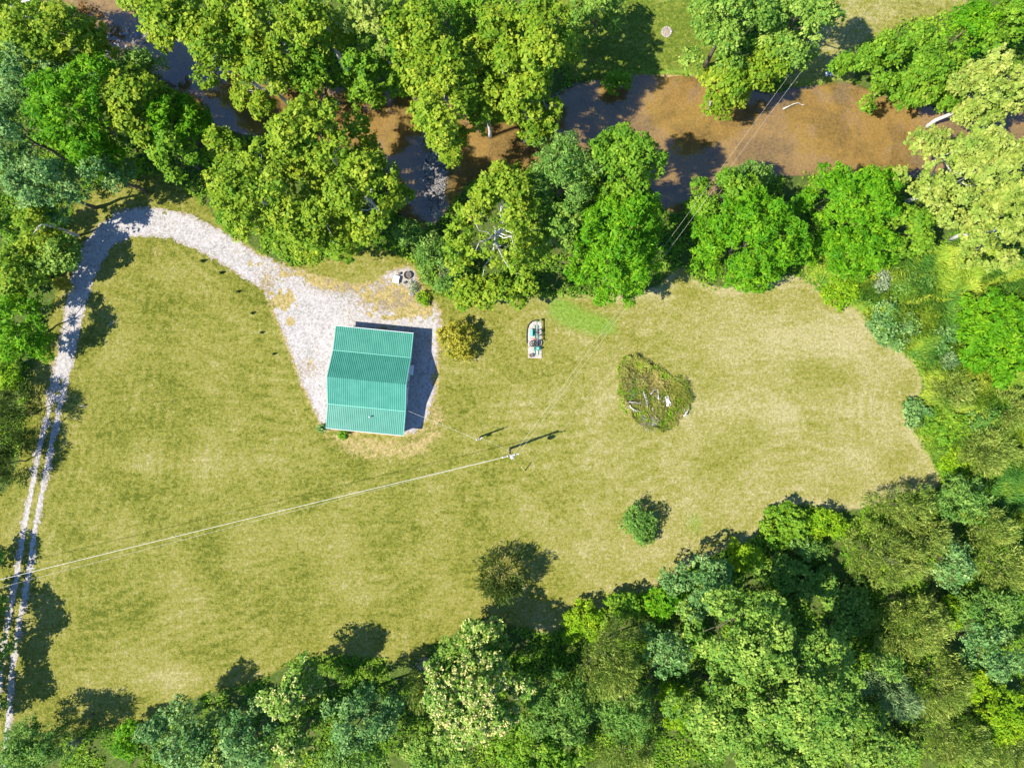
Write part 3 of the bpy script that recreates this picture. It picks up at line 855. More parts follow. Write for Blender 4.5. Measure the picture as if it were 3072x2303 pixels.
# ------------------------------------------------------------------ trees and shrubs (crown centre and radii in photograph pixels, height in metres)
CREEK_N = 'trees along the north bank of the creek'
CREEK_S = 'trees along the south bank of the creek'
WEST = 'trees west of the drive'
SOUTH = 'trees along the southern edge of the lawn'
EAST = 'cedars and shrubs in the overgrown eastern thicket'
TREES = [
 # upper left corner
 ('creek_tree', 'yellow-green tree in the top corner where the creek enters', 35, 30, 75, 55, 15, 'sycamore', dict(group=CREEK_N)),
 ('creek_tree', 'broad yellow-green tree between the creek and the blue-green trees', 140, 120, 175, 88, 16, 'sycamore', dict(group=WEST)),
 ('creek_tree', 'small yellow-green tree leaning over the rocky riffle of the creek', 280, 115, 50, 55, 12, 'sycamore', dict(group=WEST)),
 ('creek_shrub', 'small dark green shrub on the creek bank near a white dead limb', 180, 22, 42, 26, 4, 'oak', dict(cat='shrub')),
 ('creek_shrub', 'reddish brown shrub overhanging the dark creek near the top edge', 262, 26, 44, 34, 5, 'rust', dict(cat='shrub', fill=0.7)),
 ('silver_maple_tree', 'blue-green tree between the yellow-green creek tree and the vivid green one', 100, 235, 120, 85, 16, 'teal', dict(group=WEST)),
 ('silver_maple_tree', 'tall blue-green tree cut by the left edge, north of the drive bend', 40, 400, 105, 125, 17, 'teal', dict(group=WEST)),
 ('silver_maple_tree', 'blue-green tree hanging over the tan clearing west of the drive bend', 140, 560, 125, 105, 15, 'teal', dict(group=WEST)),
 ('silver_maple_tree', 'blue-green tree whose shadow darkens the top of the drive bend', 330, 520, 72, 62, 13, 'teal', dict(group=WEST)),
 ('walnut_tree', 'vivid green feathery tree amid the blue-green trees', 235, 330, 145, 165, 17, 'lush', dict(group=WEST)),
 ('walnut_tree', 'vivid green lower tree beside the shaded drive bend', 300, 440, 70, 70, 13, 'lush', dict(group=WEST)),
 ('creek_willow', 'small soft green rounded tree at the creek elbow', 422, 200, 82, 62, 9, 'willow', dict(group=CREEK_S)),
 ('sycamore_tree', 'yellow-green tree just above the grass verge of the drive bend', 420, 330, 105, 115, 14, 'sycamore', dict(group=CREEK_S)),
 ('walnut_tree', 'bright green tree against the dark blue creek stretch', 515, 365, 85, 100, 12, 'lush', dict(group=CREEK_S)),
 ('sycamore_tree', 'green tree overhanging the verge north of the drive', 520, 455, 75, 70, 12, 'maple', dict(group=CREEK_S)),
 ('sycamore_tree', 'small loose tree with bare twigs on the south creek bank', 668, 440, 70, 65, 11, 'sycamore', dict(group=CREEK_S, fill=0.8, limbs=18)),
 ('sycamore_tree', 'large sycamore whose foliage hangs over the outer edge of the drive', 800, 590, 175, 175, 18, 'sycamore', dict(group=CREEK_S)),
 ('sycamore_tree', 'sycamore south of the creek opposite the brown shallows', 960, 430, 175, 120, 19, 'sycamore', dict(group=CREEK_S)),
 ('sycamore_tree', 'sycamore beside the water west of the stony bar', 1095, 590, 140, 150, 18, 'sycamore', dict(group=CREEK_S, gaps=((1120, 640, 30),), limbs=20)),
 ('sycamore_tree', 'sycamore lobe shading the small lawn north of the gravel yard', 940, 690, 120, 100, 16, 'sycamore', dict(group=CREEK_S)),
 ('bank_shrub', 'low dark shrub under the sycamores by the grass north of the yard', 690, 660, 45, 45, 3, 'maple', dict(cat='shrub')),
 # north bank canopy
 ('sycamore_tree', 'sycamore on the north bank where the creek turns dark blue', 560, 70, 150, 110, 19, 'sycamore', dict(group=CREEK_N)),
 ('sycamore_tree', 'bright yellow-green sycamore jutting over the orange shallows', 680, 150, 125, 115, 18, 'sycamore', dict(group=CREEK_N)),
 ('sycamore_tree', 'sycamore at the top edge with white limbs showing in a gap', 830, 80, 135, 120, 20, 'sycamore', dict(group=CREEK_N, gaps=((850, 95, 32),), limbs=24)),
 ('sycamore_tree', 'sycamore dipping lowest over the blue creek stretch', 800, 232, 120, 85, 17, 'sycamore', dict(group=CREEK_N)),
 ('maple_tree', 'deep green tree between two sycamores on the north bank', 930, 205, 80, 90, 16, 'maple', dict(group=CREEK_N)),
 ('sycamore_tree', 'sycamore beside the small sunny opening in the northern canopy', 960, 60, 80, 110, 20, 'sycamore', dict(group=CREEK_N)),
 ('sycamore_tree', 'pale sycamore at the top edge right of the sunny canopy opening', 1125, 60, 110, 100, 19, 'pale', dict(group=CREEK_N)),
 ('maple_tree', 'dark green tree above the brown pool of the creek', 1090, 220, 90, 80, 15, 'maple', dict(group=CREEK_N)),
 ('bank_shrub', 'round bright green shrub above the white stones of the creek', 1212, 232, 48, 52, 6, 'lush', dict(cat='shrub')),
 ('sycamore_tree', 'big sycamore reaching over the stony bar', 1335, 280, 125, 190, 20, 'sycamore', dict(group=CREEK_N)),
 ('sycamore_tree', 'sycamore crown above the big one over the stony bar', 1270, 130, 110, 130, 20, 'sycamore', dict(group=CREEK_N)),
 ('sycamore_tree', 'tall sycamore casting a branchy shadow on the bright north lawn', 1600, 175, 140, 180, 21, 'sycamore', dict(group=CREEK_N)),
 ('sycamore_tree', 'sycamore hanging over the shaded creek narrows', 1580, 320, 125, 105, 17, 'sycamore', dict(group=CREEK_N)),
 ('sycamore_tree', 'sycamore at the top edge nearest the reddish creek shrub', 440, 15, 75, 60, 18, 'sycamore', dict(group=CREEK_N)),
 ('sycamore_tree', 'sycamore at the top edge behind the one jutting over the shallows', 700, 30, 95, 70, 19, 'sycamore', dict(group=CREEK_N)),
 ('maple_tree', 'green tree under the sycamores above the white creek stones', 1185, 130, 70, 80, 16, 'maple', dict(group=CREEK_N)),
 ('sycamore_tree', 'sycamore filling the canopy between the bar sycamore and the tall one', 1470, 170, 80, 120, 18, 'sycamore', dict(group=CREEK_N)),
 ('sycamore_tree', 'sycamore lobe over the narrows left of the hanging one', 1460, 310, 70, 80, 16, 'sycamore', dict(group=CREEK_N)),
 ('maple_tree', 'dark green tree at the top edge between two tall sycamores', 1420, 40, 90, 80, 16, 'maple', dict(group=CREEK_N)),
 ('maple_tree', 'dark green tree at the top edge beside the bright north lawn', 1795, 40, 85, 75, 10, 'oak', dict(group=CREEK_N)),
 ('bank_shrub', 'dark round shrub on the bank below the branchy shadow', 1855, 238, 52, 34, 4, 'maple', dict(cat='shrub')),
 ('oak_tree', 'broad dull green tree at the top edge right of the stone ring', 2200, 60, 160, 120, 18, 'oak', dict(group=CREEK_N)),
 ('oak_tree', 'dull green tree shading the slope beneath the power wires', 2400, 75, 125, 105, 18, 'oak', dict(group=CREEK_N)),
 ('sycamore_tree', 'yellow-green tree standing out over the middle of the wide creek', 2180, 255, 85, 95, 12, 'sycamore', dict(group=CREEK_N)),
 ('sycamore_tree', 'yellow-green tree above the blue-shaded water near the floating branch', 2300, 200, 85, 80, 13, 'sycamore', dict(group=CREEK_N)),
 ('maple_tree', 'wide bright green dome-shaped tree on the north bank right of the wires', 2745, 190, 195, 128, 15, 'maple', dict(group=CREEK_N)),
 ('maple_tree', 'bright green tree in the top right corner', 3030, 60, 110, 110, 17, 'maple', dict(group=CREEK_N)),
 ('maple_tree', 'darker green tree behind the wide dome-shaped tree', 2905, 95, 75, 75, 14, 'lush', dict(group=CREEK_N)),
 ('pale_sycamore_tree', 'pale sycamore covering the creek end near the right edge', 2960, 270, 165, 100, 17, 'pale', dict(group=CREEK_N)),
 ('pale_sycamore_tree', 'huge pale yellow sycamore with white limbs showing on its right side', 2900, 520, 190, 150, 19, 'pale', dict(group=CREEK_S, gaps=((2978, 545, 24),), limbs=26)),
 ('pale_sycamore_tree', 'pale sycamore at the right edge above the tall grass', 3030, 660, 150, 150, 17, 'pale', dict(group=CREEK_S)),
 # south bank, middle
 ('sycamore_tree', 'open sycamore with white trunk and forked limbs showing through', 1490, 690, 165, 190, 17, 'sycamore', dict(group=CREEK_S, fill=0.85, gaps=((1495, 745, 40), (1440, 740, 26), (1500, 640, 22), (1455, 660, 16)), limbs=40)),
 ('sycamore_tree', 'low leafy sycamore limb hanging over the lawn near the pump', 1490, 885, 85, 60, 9, 'sycamore', dict(group=CREEK_S, base=1.5)),
 ('sycamore_tree', 'small sycamore between the yellow shrub and the firepit thicket', 1400, 895, 60, 60, 8, 'sycamore', dict(group=CREEK_S, base=0.8)),
 ('sumac_shrub', 'grey-green shrub by the firepit with dead limbs', 1320, 790, 85, 85, 6, 'willow', dict(cat='shrub', base=0.3, limbs=16, bark='dead')),
 ('sumac_shrub', 'grey-green shrub between the stony bar and the firepit', 1250, 715, 70, 60, 6, 'willow', dict(cat='shrub', base=0.3)),
 ('ash_tree', 'soft green tree between the open sycamore and the vivid green tree', 1690, 520, 130, 125, 16, 'willow', dict(group=CREEK_S)),
 ('maple_tree', 'bright green tree casting a round blue shadow on the wide creek', 1860, 490, 140, 118, 17, 'maple', dict(group=CREEK_S)),
 ('walnut_tree', 'vivid bright green tree west of the wires above the lush lawn patch', 1850, 740, 150, 185, 15, 'lush', dict(group=CREEK_S)),
 ('ash_tree', 'dull green tree tucked behind the vivid bright green one', 1670, 690, 80, 90, 13, 'oak', dict(group=CREEK_S)),
 ('walnut_tree', 'bright green rounded tree just east of the wires at the lawn edge', 2250, 715, 172, 165, 14, 'lush', dict(group=CREEK_S, base=1.2)),
 ('walnut_tree', 'bright green upper lobe of trees where the wires leave the creek', 2170, 580, 92, 75, 12, 'maple', dict(group=CREEK_S, base=1.2)),
 ('bank_shrub', 'dark feathery shrub on the south bank right of the wires', 2262, 515, 72, 36, 5, 'willow', dict(cat='shrub', base=0.3)),
 ('walnut_tree', 'tall bright green tree between the rounded tree and the huge pale sycamore', 2560, 600, 140, 125, 14, 'lush', dict(group=CREEK_S, base=1.2)),
 ('walnut_tree', 'bright green tree with its skirt reaching down to the tall grass', 2570, 745, 130, 90, 10, 'lush', dict(group=CREEK_S, base=0.6)),
 ('walnut_tree', 'bright green tree under the flank of the huge pale sycamore', 2720, 690, 90, 90, 10, 'maple', dict(group=CREEK_S, base=0.8)),
 # lawn
 ('turning_shrub', 'round yellow-orange shrub east of the barn', 1374, 1020, 60, 72, 4.2, 'autumn', dict(cat='shrub', base=0.15)),
 ('lawn_shrub', 'oval clipped green shrub alone on the lower lawn', 1922, 1565, 58, 68, 3.6, 'willow', dict(cat='shrub', base=0.05, dens=1.2)),
 ('lone_cedar', 'thin dark cedar alone on the lawn with a wide feathery shadow', 1505, 1738, 82, 82, 6.5, 'darkcedar', dict(fill=1.2, base=0.6, dens=0.95, limbs=20)),
 # west edge
 ('hedge_tree', 'yellow-green tree below the tan clearing at the left edge', 115, 665, 70, 62, 12, 'sycamore', dict(group=WEST)),
 ('hedge_tree', 'green tree cut by the left edge beside the tan clearing', 15, 665, 55, 58, 10, 'maple', dict(group=WEST)),
 ('hedge_tree', 'yellow-tinged tree on the left edge above the bright green one', 60, 810, 95, 95, 9, 'sycamore', dict(group=WEST, base=1.5)),
 ('hedge_shrub', 'dark shrub in the shade west of the drive', 160, 765, 60, 70, 8, 'oak', dict(cat='shrub')),
 ('hedge_shrub', 'small orange-tinged shrub at the edge of the shaded drive', 186, 850, 32, 24, 2.5, 'autumn', dict(cat='shrub')),
 ('hedge_tree', 'vivid green tree on the left edge shading the straight drive', 55, 985, 92, 112, 9.5, 'lush', dict(group=WEST, base=1.5)),
 ('hedge_shrub', 'pale yellow-green shrub on the left edge below the vivid green tree', 18, 1125, 62, 48, 4, 'yellow', dict(cat='shrub')),
 ('hedge_cedar', 'dark cedar on the left edge casting a long shadow on the drive', 40, 1245, 72, 95, 7, 'darkcedar', dict(group=WEST, base=0.8)),
 ('hedge_cedar', 'lower dark cedar on the left edge south of the taller one', 22, 1390, 55, 80, 6, 'darkcedar', dict(group=WEST, base=0.8)),
 ('hedge_tree', 'tree beyond the left edge shading the two-track drive', -55, 1680, 60, 60, 6, 'oak', dict(group=WEST, base=0.8)),
 ('hedge_tree', 'tree beyond the left edge, its shadow crossing the lower two-track', -95, 1910, 105, 135, 9, 'oak', dict(group=WEST, base=0.8)),
 ('hedge_tree', 'tree beyond the left edge shading the lowest bit of the drive', -95, 2110, 95, 100, 8, 'oak', dict(group=WEST, base=0.8)),
 # south edge
 ('field_tree', 'round soft green tree in the bottom left corner', 100, 2245, 108, 85, 9, 'willow', dict(group=SOUTH)),
 ('dead_cedar', 'thin dark cedar beside the round tree in the bottom left corner', 215, 2190, 45, 60, 7, 'darkcedar', dict(group=SOUTH, fill=0.6, dens=0.5)),
 ('field_shrub', 'small bright green tree at the edge of the sunny bottom clearing', 385, 2215, 38, 60, 5, 'lush', dict(cat='shrub')),
 ('field_tree', 'blue-green tree between the sunny bottom clearing and the tree in bloom', 525, 2200, 115, 115, 10, 'teal', dict(group=SOUTH)),
 ('field_tree', 'blue-green tree flanked by cream-tinged trees at the bottom edge', 745, 2225, 105, 100, 11, 'teal', dict(group=SOUTH)),
 ('chestnut_tree', 'dark leafy tree with cream tips at the lawn edge of the bottom wood', 875, 2070, 90, 80, 12, 'oak', dict(group=SOUTH, blossom=0.3)),
 ('chestnut_tree', 'cream-tipped tree low at the bottom edge', 890, 2230, 70, 85, 11, 'oak', dict(group=SOUTH, blossom=0.35)),
 ('chestnut_tree', 'small cream-tipped tree in the bottom row', 640, 2270, 55, 50, 9, 'oak', dict(group=SOUTH, blossom=0.35)),
 ('field_tree', 'blue-green tree west of the blooming tree at the bottom', 1080, 2150, 120, 115, 13, 'teal', dict(group=SOUTH)),
 ('field_tree', 'soft green tree at the bottom edge under the blue-green one', 1060, 2270, 110, 60, 11, 'willow', dict(group=SOUTH)),
 ('cedar_tree', 'small olive cedar tucked beside the blooming tree', 1258, 2080, 42, 70, 9, 'cedar', dict(group=SOUTH)),
 ('chestnut_tree', 'large blooming tree covered with cream clusters at the bottom wood', 1420, 2085, 165, 165, 15, 'oak', dict(group=SOUTH, blossom=0.62)),
 ('chestnut_tree', 'small blooming tree closest to the lawn near the lone cedar', 1455, 1905, 78, 72, 10, 'oak', dict(group=SOUTH, blossom=0.5)),
 ('field_tree', 'green tree at the bottom edge below the blooming tree', 1320, 2255, 115, 60, 10, 'oak', dict(group=SOUTH)),
 ('field_tree', 'bright green tree between the blooming tree and the olive cedar', 1680, 2130, 135, 110, 9, 'willow', dict(group=SOUTH)),
 ('field_tree', 'green tree at the bottom edge east of the blooming tree', 1620, 2255, 140, 75, 10, 'maple', dict(group=SOUTH)),
 ('cedar_tree', 'big olive-brown cedar west of the great oak', 1815, 1985, 110, 140, 11, 'cedar', dict(group=SOUTH)),
 ('field_shrub', 'yellow-green shrub on the lawn edge above the olive-brown cedar', 1760, 1870, 75, 65, 4, 'yellow', dict(cat='shrub')),
 ('field_shrub', 'green shrub at the lawn corner above the blue-green sapling', 1880, 1815, 70, 48, 4, 'maple', dict(cat='shrub')),
 ('field_shrub', 'bright green shrub in the notch of the southern lawn edge', 1985, 1800, 70, 60, 5, 'lush', dict(cat='shrub')),
 ('field_tree', 'blue-green tree between the olive-brown cedar and the great oak', 1995, 1950, 75, 85, 9, 'teal', dict(group=SOUTH)),
 ('field_tree', 'green tree below the olive-brown cedar', 1890, 2150, 95, 80, 9, 'willow', dict(group=SOUTH)),
 ('field_shrub', 'yellow-green shrub at the west foot of the great oak', 2025, 2110, 55, 80, 5, 'yellow', dict(cat='shrub')),
 ('cedar_tree', 'dull cedar at the bottom edge west of the great oak', 1870, 2265, 120, 55, 9, 'cedar', dict(group=SOUTH)),
 ('field_tree', 'blue-green tree at the lawn edge north of the great oak', 2095, 1760, 110, 95, 10, 'teal', dict(group=SOUTH)),
 ('field_shrub', 'round yellow-green shrub in the shade north of the great oak', 2235, 1672, 55, 50, 5, 'yellow', dict(cat='shrub')),
 ('field_tree', 'dark tree on the shaded northern flank of the great oak', 2400, 1735, 115, 65, 4, 'oak', dict(group=SOUTH)),
 ('field_shrub', 'dark shrub in the shaded hollow east of the great oak', 2560, 1830, 75, 95, 3, 'oak', dict(cat='shrub')),
 ('oak_tree', 'northern lobe of oaks beside the shaded hollow', 2230, 1900, 165, 140, 19, 'oak', dict(group=SOUTH)),
 ('oak_tree', 'great oak with the tallest crown above the bottom edge', 2400, 2060, 210, 195, 20, 'oak', dict(group=SOUTH)),
 ('oak_tree', 'oak west of the great oak at the bottom edge', 2180, 2130, 140, 165, 15, 'oak', dict(group=SOUTH)),
 ('oak_tree', 'oak at the bottom edge below the great oak', 2330, 2250, 170, 90, 15, 'oak', dict(group=SOUTH)),
 ('oak_tree', 'oak at the bottom edge beside the blue spruce', 2590, 2220, 120, 95, 12, 'oak', dict(group=SOUTH)),
 # south-east thicket
 ('thicket_shrub', 'bright green weedy shrub bulging into the lawn corner', 2360, 1575, 78, 78, 3.5, 'maple', dict(cat='shrub', base=0.1)),
 ('thicket_shrub', 'yellow-green shrub next to the weedy bulge of the lawn corner', 2480, 1570, 75, 50, 3, 'yellow', dict(cat='shrub', base=0.1)),
 ('thicket_shrub', 'pale green shrub below the weedy bulge of the lawn corner', 2410, 1645, 70, 42, 3.5, 'willow', dict(cat='shrub', base=0.1)),
 ('cedar_tree', 'dark-topped cedar on the lawn edge at the south-east corner', 2715, 1525, 85, 80, 7, 'cedar', dict(group=EAST, base=0.3)),
 ('cedar_tree', 'wide olive cedar with bleached twigs in the eastern thicket', 2670, 1670, 120, 105, 8, 'cedar', dict(group=EAST, base=0.3)),
 ('cedar_tree', 'olive cedar just south of the dark-topped one', 2790, 1610, 85, 75, 7, 'cedar', dict(group=EAST, base=0.3)),
 ('thicket_tree', 'dark green bush tree where the meadow meets the thicket', 2885, 1495, 90, 70, 7, 'willow', dict(group=EAST, base=0.3)),
 ('cedar_tree', 'olive cedar on the right side south of the meadow', 2960, 1590, 90, 70, 7, 'cedar', dict(group=EAST, base=0.3)),
 ('thicket_tree', 'bluish green broadleaf tree among the olive cedars', 2860, 1690, 60, 90, 8, 'teal', dict(group=EAST)),
 ('cedar_tree', 'olive cedar at the right edge beside the bluish broadleaf tree', 3010, 1700, 85, 85, 8, 'cedar', dict(group=EAST, base=0.3)),
 ('cedar_tree', 'large olive cedar in the middle of the thicket east of the great oak', 2740, 1880, 120, 98, 8, 'cedar', dict(group=EAST, base=0.3)),
 ('thicket_shrub', 'yellow-green shrub beside the faint path through the cedars', 2860, 1830, 50, 55, 3, 'yellow', dict(cat='shrub')),
 ('thicket_tree', 'soft green tree at the right edge above the faint path', 2985, 1820, 95, 70, 7, 'willow', dict(group=EAST)),
 ('thicket_tree', 'bluish green tree south of the faint path', 2965, 1950, 95, 88, 9, 'teal', dict(group=EAST)),
 ('thicket_tree', 'pale feathery green tree between the large olive cedar and the blue spruce', 2660, 1985, 60, 55, 6, 'willow', dict(group=EAST)),
 ('blue_spruce', 'blue-grey spruce with drooping sprays east of the great oak', 2692, 2090, 72, 72, 8, 'spruce', dict(group=EAST, base=0.4)),
 ('cedar_tree', 'brown-olive cedar right of the blue spruce', 2825, 2050, 98, 115, 8, 'cedar', dict(group=EAST, base=0.3)),
 ('thicket_shrub', 'yellow shrub between two cedars near the bottom right', 2925, 2060, 45, 60, 3, 'yellow', dict(cat='shrub')),
 ('thicket_shrub', 'yellow-green leafy shrub near the bottom right corner', 3010, 2150, 78, 85, 5, 'yellow', dict(cat='shrub')),
 ('cedar_tree', 'olive cedar at the bottom edge in the right corner', 2870, 2225, 120, 85, 8, 'cedar', dict(group=EAST, base=0.3)),
 ('cedar_tree', 'cedar in the very bottom right corner', 3030, 2265, 85, 60, 7, 'cedar', dict(group=EAST, base=0.3)),
 ('thicket_shrub', 'dark shrub at the bottom edge between the oaks and the corner cedars', 2700, 2250, 65, 60, 4, 'oak', dict(cat='shrub')),
 # meadow
 ('sumac_shrub', 'big vivid green sumac patch at the right edge of the meadow', 3000, 1010, 125, 150, 4.5, 'lush', dict(cat='shrub', base=0.2, leafscale=1.15)),
 ('meadow_shrub', 'bluish green weed clump nearest the curved lawn edge', 2675, 975, 85, 75, 1.3, 'teal', dict(cat='shrub', base=0.05)),
 ('meadow_shrub', 'bluish green weed clump below the horizontal dark furrow', 2845, 1025, 52, 58, 1.1, 'teal', dict(cat='shrub', base=0.05)),
 ('meadow_shrub', 'grey dead-looking bush in the upper meadow', 2646, 842, 30, 38, 1.6, 'grey', dict(cat='shrub', base=0.05)),
 ('meadow_shrub', 'small dark grey bush in the middle of the meadow', 2846, 1085, 30, 27, 1.6, 'spruce', dict(cat='shrub', base=0.05)),
 ('meadow_shrub', 'grey-green weed clump above the horizontal dark furrow', 2740, 850, 75, 50, 1.0, 'willow', dict(cat='shrub', base=0.05, dens=0.6)),
 ('meadow_shrub', 'yellow-green bramble at the upper curve of the lawn', 2520, 870, 60, 50, 1.6, 'yellow', dict(cat='shrub', base=0.05)),
 ('meadow_cedar', 'small olive cedar in the lower meadow', 2872, 1175, 66, 55, 3, 'cedar', dict(group=EAST, base=0.1)),
 ('meadow_shrub', 'dark bluish bush touching the lawn at its eastern bulge', 2757, 1238, 42, 45, 2.2, 'teal', dict(cat='shrub', base=0.05)),
 ('meadow_shrub', 'bright green weeds south of the dark bluish lawn-edge bush', 2830, 1290, 75, 60, 1.8, 'maple', dict(cat='shrub', base=0.05)),
 ('meadow_shrub', 'yellow goldenrod patch where the lawn narrows', 2862, 1395, 50, 62, 1.5, 'yellow', dict(cat='shrub', base=0.05)),
 ('meadow_cedar', 'grey-olive cedar with a bleached top below the meadow', 2975, 1360, 92, 80, 4, 'cedar', dict(group=EAST, base=0.1)),
 ('meadow_cedar', 'olive cedar at the right edge below the sumac patch', 3045, 1230, 50, 75, 4, 'cedar', dict(group=EAST, base=0.1)),
 ('meadow_shrub', 'soft green shrub above the grey-olive cedar', 2960, 1265, 60, 50, 2, 'willow', dict(cat='shrub', base=0.05)),
]
for i, (nm, lb, px, py, rx, ry, h, sty, kw) in enumerate(TREES):
    tree(nm, lb, px, py, rx, ry, h, sty, 1000 + i * 7, **kw)

# ------------------------------------------------------------------ undergrowth, tall grass
def scatter(n, mask_fn, bounds, seed):
    rng = np.random.default_rng(seed)
    x = rng.uniform(bounds[0], bounds[1], n); y = rng.uniform(bounds[2], bounds[3], n)
    p = mask_fn(x, y)
    k = rng.uniform(size=n) < p
    return rng, x[k], y[k]

def build_undergrowth():
    def mask(x, y):
        ck, bar, lawn = ground_fields(x, y)
        op = np.maximum.reduce([sstep(-0.2, 0.8, lawn), sstep(-0.3, 1.0, sdf_poly(x, y, NLAWN1)), sstep(-0.3, 1.0, sdf_poly(x, y, NLAWN2)), sstep(-0.5, 0.5, sdf_poly(x, y, MEADOW))])
        dv = sdf_path(x, y, DRIVE_C, DRIVE_W)[0]
        return (1 - op) * sstep(0.4, -0.6, ck) * sstep(0.1, -0.5, dv) * sstep(0.32, 0.58, fbm(x, y, 0.35, 77, 3))
    rng, x, y = scatter(430000, mask, (-78, 78, -58, 58), 5)
    n = len(x)
    hgt = (0.12 + 1.9 * fbm(x, y, 0.5, 12, 3) ** 2) * rng.uniform(0.2, 1.0, n)
    P = np.stack([x, y, ground_z(x, y) + hgt], 1)
    N = norm(rng.normal(size=(n, 3)) * 0.55 + np.array([0, 0, 1.0]))
    s = rng.uniform(0.7, 1.35, n)
    V = leaf_quads(rng, P, N, 0.2 * s, 0.12 * s)
    T = np.clip(0.1 + 0.9 * fbm(x, y, 0.25, 66, 4) + rng.uniform(-0.25, 0.25, n), 0, 1)
    me = quads_mesh('undergrowth', V, n, LEAF['maple'], dict(tint=T))
    tag(link(bpy.data.objects.new('undergrowth', me)), 'low leafy undergrowth on the floor of the woods', 'undergrowth', None, 'stuff')
    return n

def blades(name, label, mask, count, bounds, seed, mat, length=(0.35, 0.8), width=0.035, tilt=(0.25, 0.7), furrow=True, per=1):
    rng, x, y = scatter(count, mask, bounds, seed)
    n = len(x)
    th = fbm(x, y, 0.22, seed + 3, 3) * 11.0 + rng.normal(size=n) * 0.45
    L = rng.uniform(*length, n); el = rng.uniform(*tilt, n)
    d = np.stack([np.cos(th) * np.cos(el), np.sin(th) * np.cos(el), np.sin(el)], 1)
    side = norm(np.stack([-np.sin(th), np.cos(th), rng.normal(size=n) * 0.5], 1))
    lift = 2.3 * np.clip(fbm(x, y, 0.75, seed + 9, 3) - 0.28, 0, 1)
    B = np.stack([x, y, ground_z(x, y) + 0.02 + lift * rng.uniform(0, 1, n)], 1)
    w = width * rng.uniform(0.7, 1.6, n)[:, None]
    L = L[:, None]
    M = B + d * L * 0.55 + np.array([0, 0, 0.05])
    V = np.stack([B, M + side * w, B + d * L - np.array([0, 0, 0.06]), M - side * w], 1).reshape(-1, 3)
    T = np.clip(2.3 * (fbm(x, y, 0.24, seed + 21, 4) - 0.5) + 0.5 + rng.uniform(-0.25, 0.25, n), 0, 1)
    me = quads_mesh(name, V, n, mat, dict(tint=T))
    tag(link(bpy.data.objects.new(name, me)), label, 'grass', None, 'stuff')
    return n

MEADOW_LEAF = leaf_mat('tall_grass_blade', (0.055, 0.150, 0.020), (0.190, 0.285, 0.022), (0.340, 0.390, 0.045), 0.36, (0.32, 0.44, 0.03))
def furrow(x, y):
    """dark trodden line across the tall grass"""
    f, cd = sdf_path(x, y, Wp([(2640, 905), (2720, 905), (2790, 895), (2860, 895), (2940, 870), (3020, 830), (3100, 800)]), [0.5, .4, .5, .4, .6, .9, 1.0])
    return f
def tall_mask(x, y):
    m = sdf_poly(x, y, MEADOW)
    return sstep(-0.3, 0.6, m + (fbm(x, y, 0.7, 8, 2) - 0.5)) * (1 - 0.93 * sstep(-0.3, 0.2, furrow(x, y)))

nu = build_undergrowth()
nm_ = blades('tall_grass', 'tall bright green grass and weeds of the eastern meadow', tall_mask, 330000, (40, 90, -22, 24), 31, MEADOW_LEAF, (0.45, 1.15), 0.055, (0.25, 0.95))

# island of brambles around the brush pile, and tall grass rims
ISLAND = chaikin(Wp([(1862, 1075), (1895, 1068), (1925, 1072), (1960, 1100), (2040, 1130), (2066, 1165), (2068, 1215), (2045, 1250), (2010, 1285), (1965, 1295), (1915, 1280),
    (1880, 1250), (1860, 1200), (1852, 1140)]), 1)
def isl(x, y):
    return sstep(-0.2, 0.5, sdf_poly(x, y, ISLAND) + (fbm(x, y, 0.9, 81, 2) - 0.5) * 1.2)
def isl_a(x, y):
    return isl(x, y) * sstep(0.27, 0.5, fbm(x, y, 0.45, 83, 3))
x0, y0 = W(1840, 1310); x1, y1 = W(2085, 1050)
blades('bramble_grass', 'rough grass growing round the brush pile on the lawn', isl, 26000, (x0, x1, y0, y1), 51, leaf_mat('rough_grass_blade', (0.14, 0.16, 0.025), (0.25, 0.25, 0.045), (0.38, 0.32, 0.10), 0.32), (0.3, 0.7), 0.035, (0.4, 1.1))
def weeds(name, label, mask, count, bounds, seed, mat, top=1.0):
    rng, x, y = scatter(count, mask, bounds, seed)
    n = len(x)
    P = np.stack([x, y, 0.08 + rng.uniform(0, 1, n) * top * fbm(x, y, 0.8, seed, 3) * 1.6], 1)
    N = norm(rng.normal(size=(n, 3)) * 0.6 + np.array([0, 0, 0.9]))
    s = rng.uniform(0.7, 1.4, n)
    me = quads_mesh(name, leaf_quads(rng, P, N, 0.17 * s, 0.08 * s), n, mat, dict(tint=np.clip(1.4 * (fbm(x, y, 0.5, seed + 1, 3) - 0.5) + 0.5 + rng.uniform(-.25, .25, n), 0, 1)))
    return tag(link(bpy.data.objects.new(name, me)), label, 'weeds', None, 'stuff')
weeds('brush_weeds', 'green weeds and brambles sprouting through the brush pile', isl_a, 24000, (x0, x1, y0, y1), 61, leaf_mat('bramble_leaf', (0.08, 0.19, 0.012), (0.19, 0.31, 0.015), (0.38, 0.40, 0.03), 0.38), 0.55)

LAWN_LEAF = leaf_mat('lawn_blade', (0.10, 0.125, 0.014), (0.20, 0.19, 0.035), (0.36, 0.30, 0.12), 0.3)
def lawn_mask(x, y):
    m = np.maximum.reduce([sdf_poly(x, y, LAWN), sdf_poly(x, y, NLAWN1), sdf_poly(x, y, NLAWN2)])
    return sstep(-0.1, 0.4, m) * (drive_sd(x, y) < -0.1) * sstep(-0.8, -1.4, sdf_poly(x, y, CREEK))

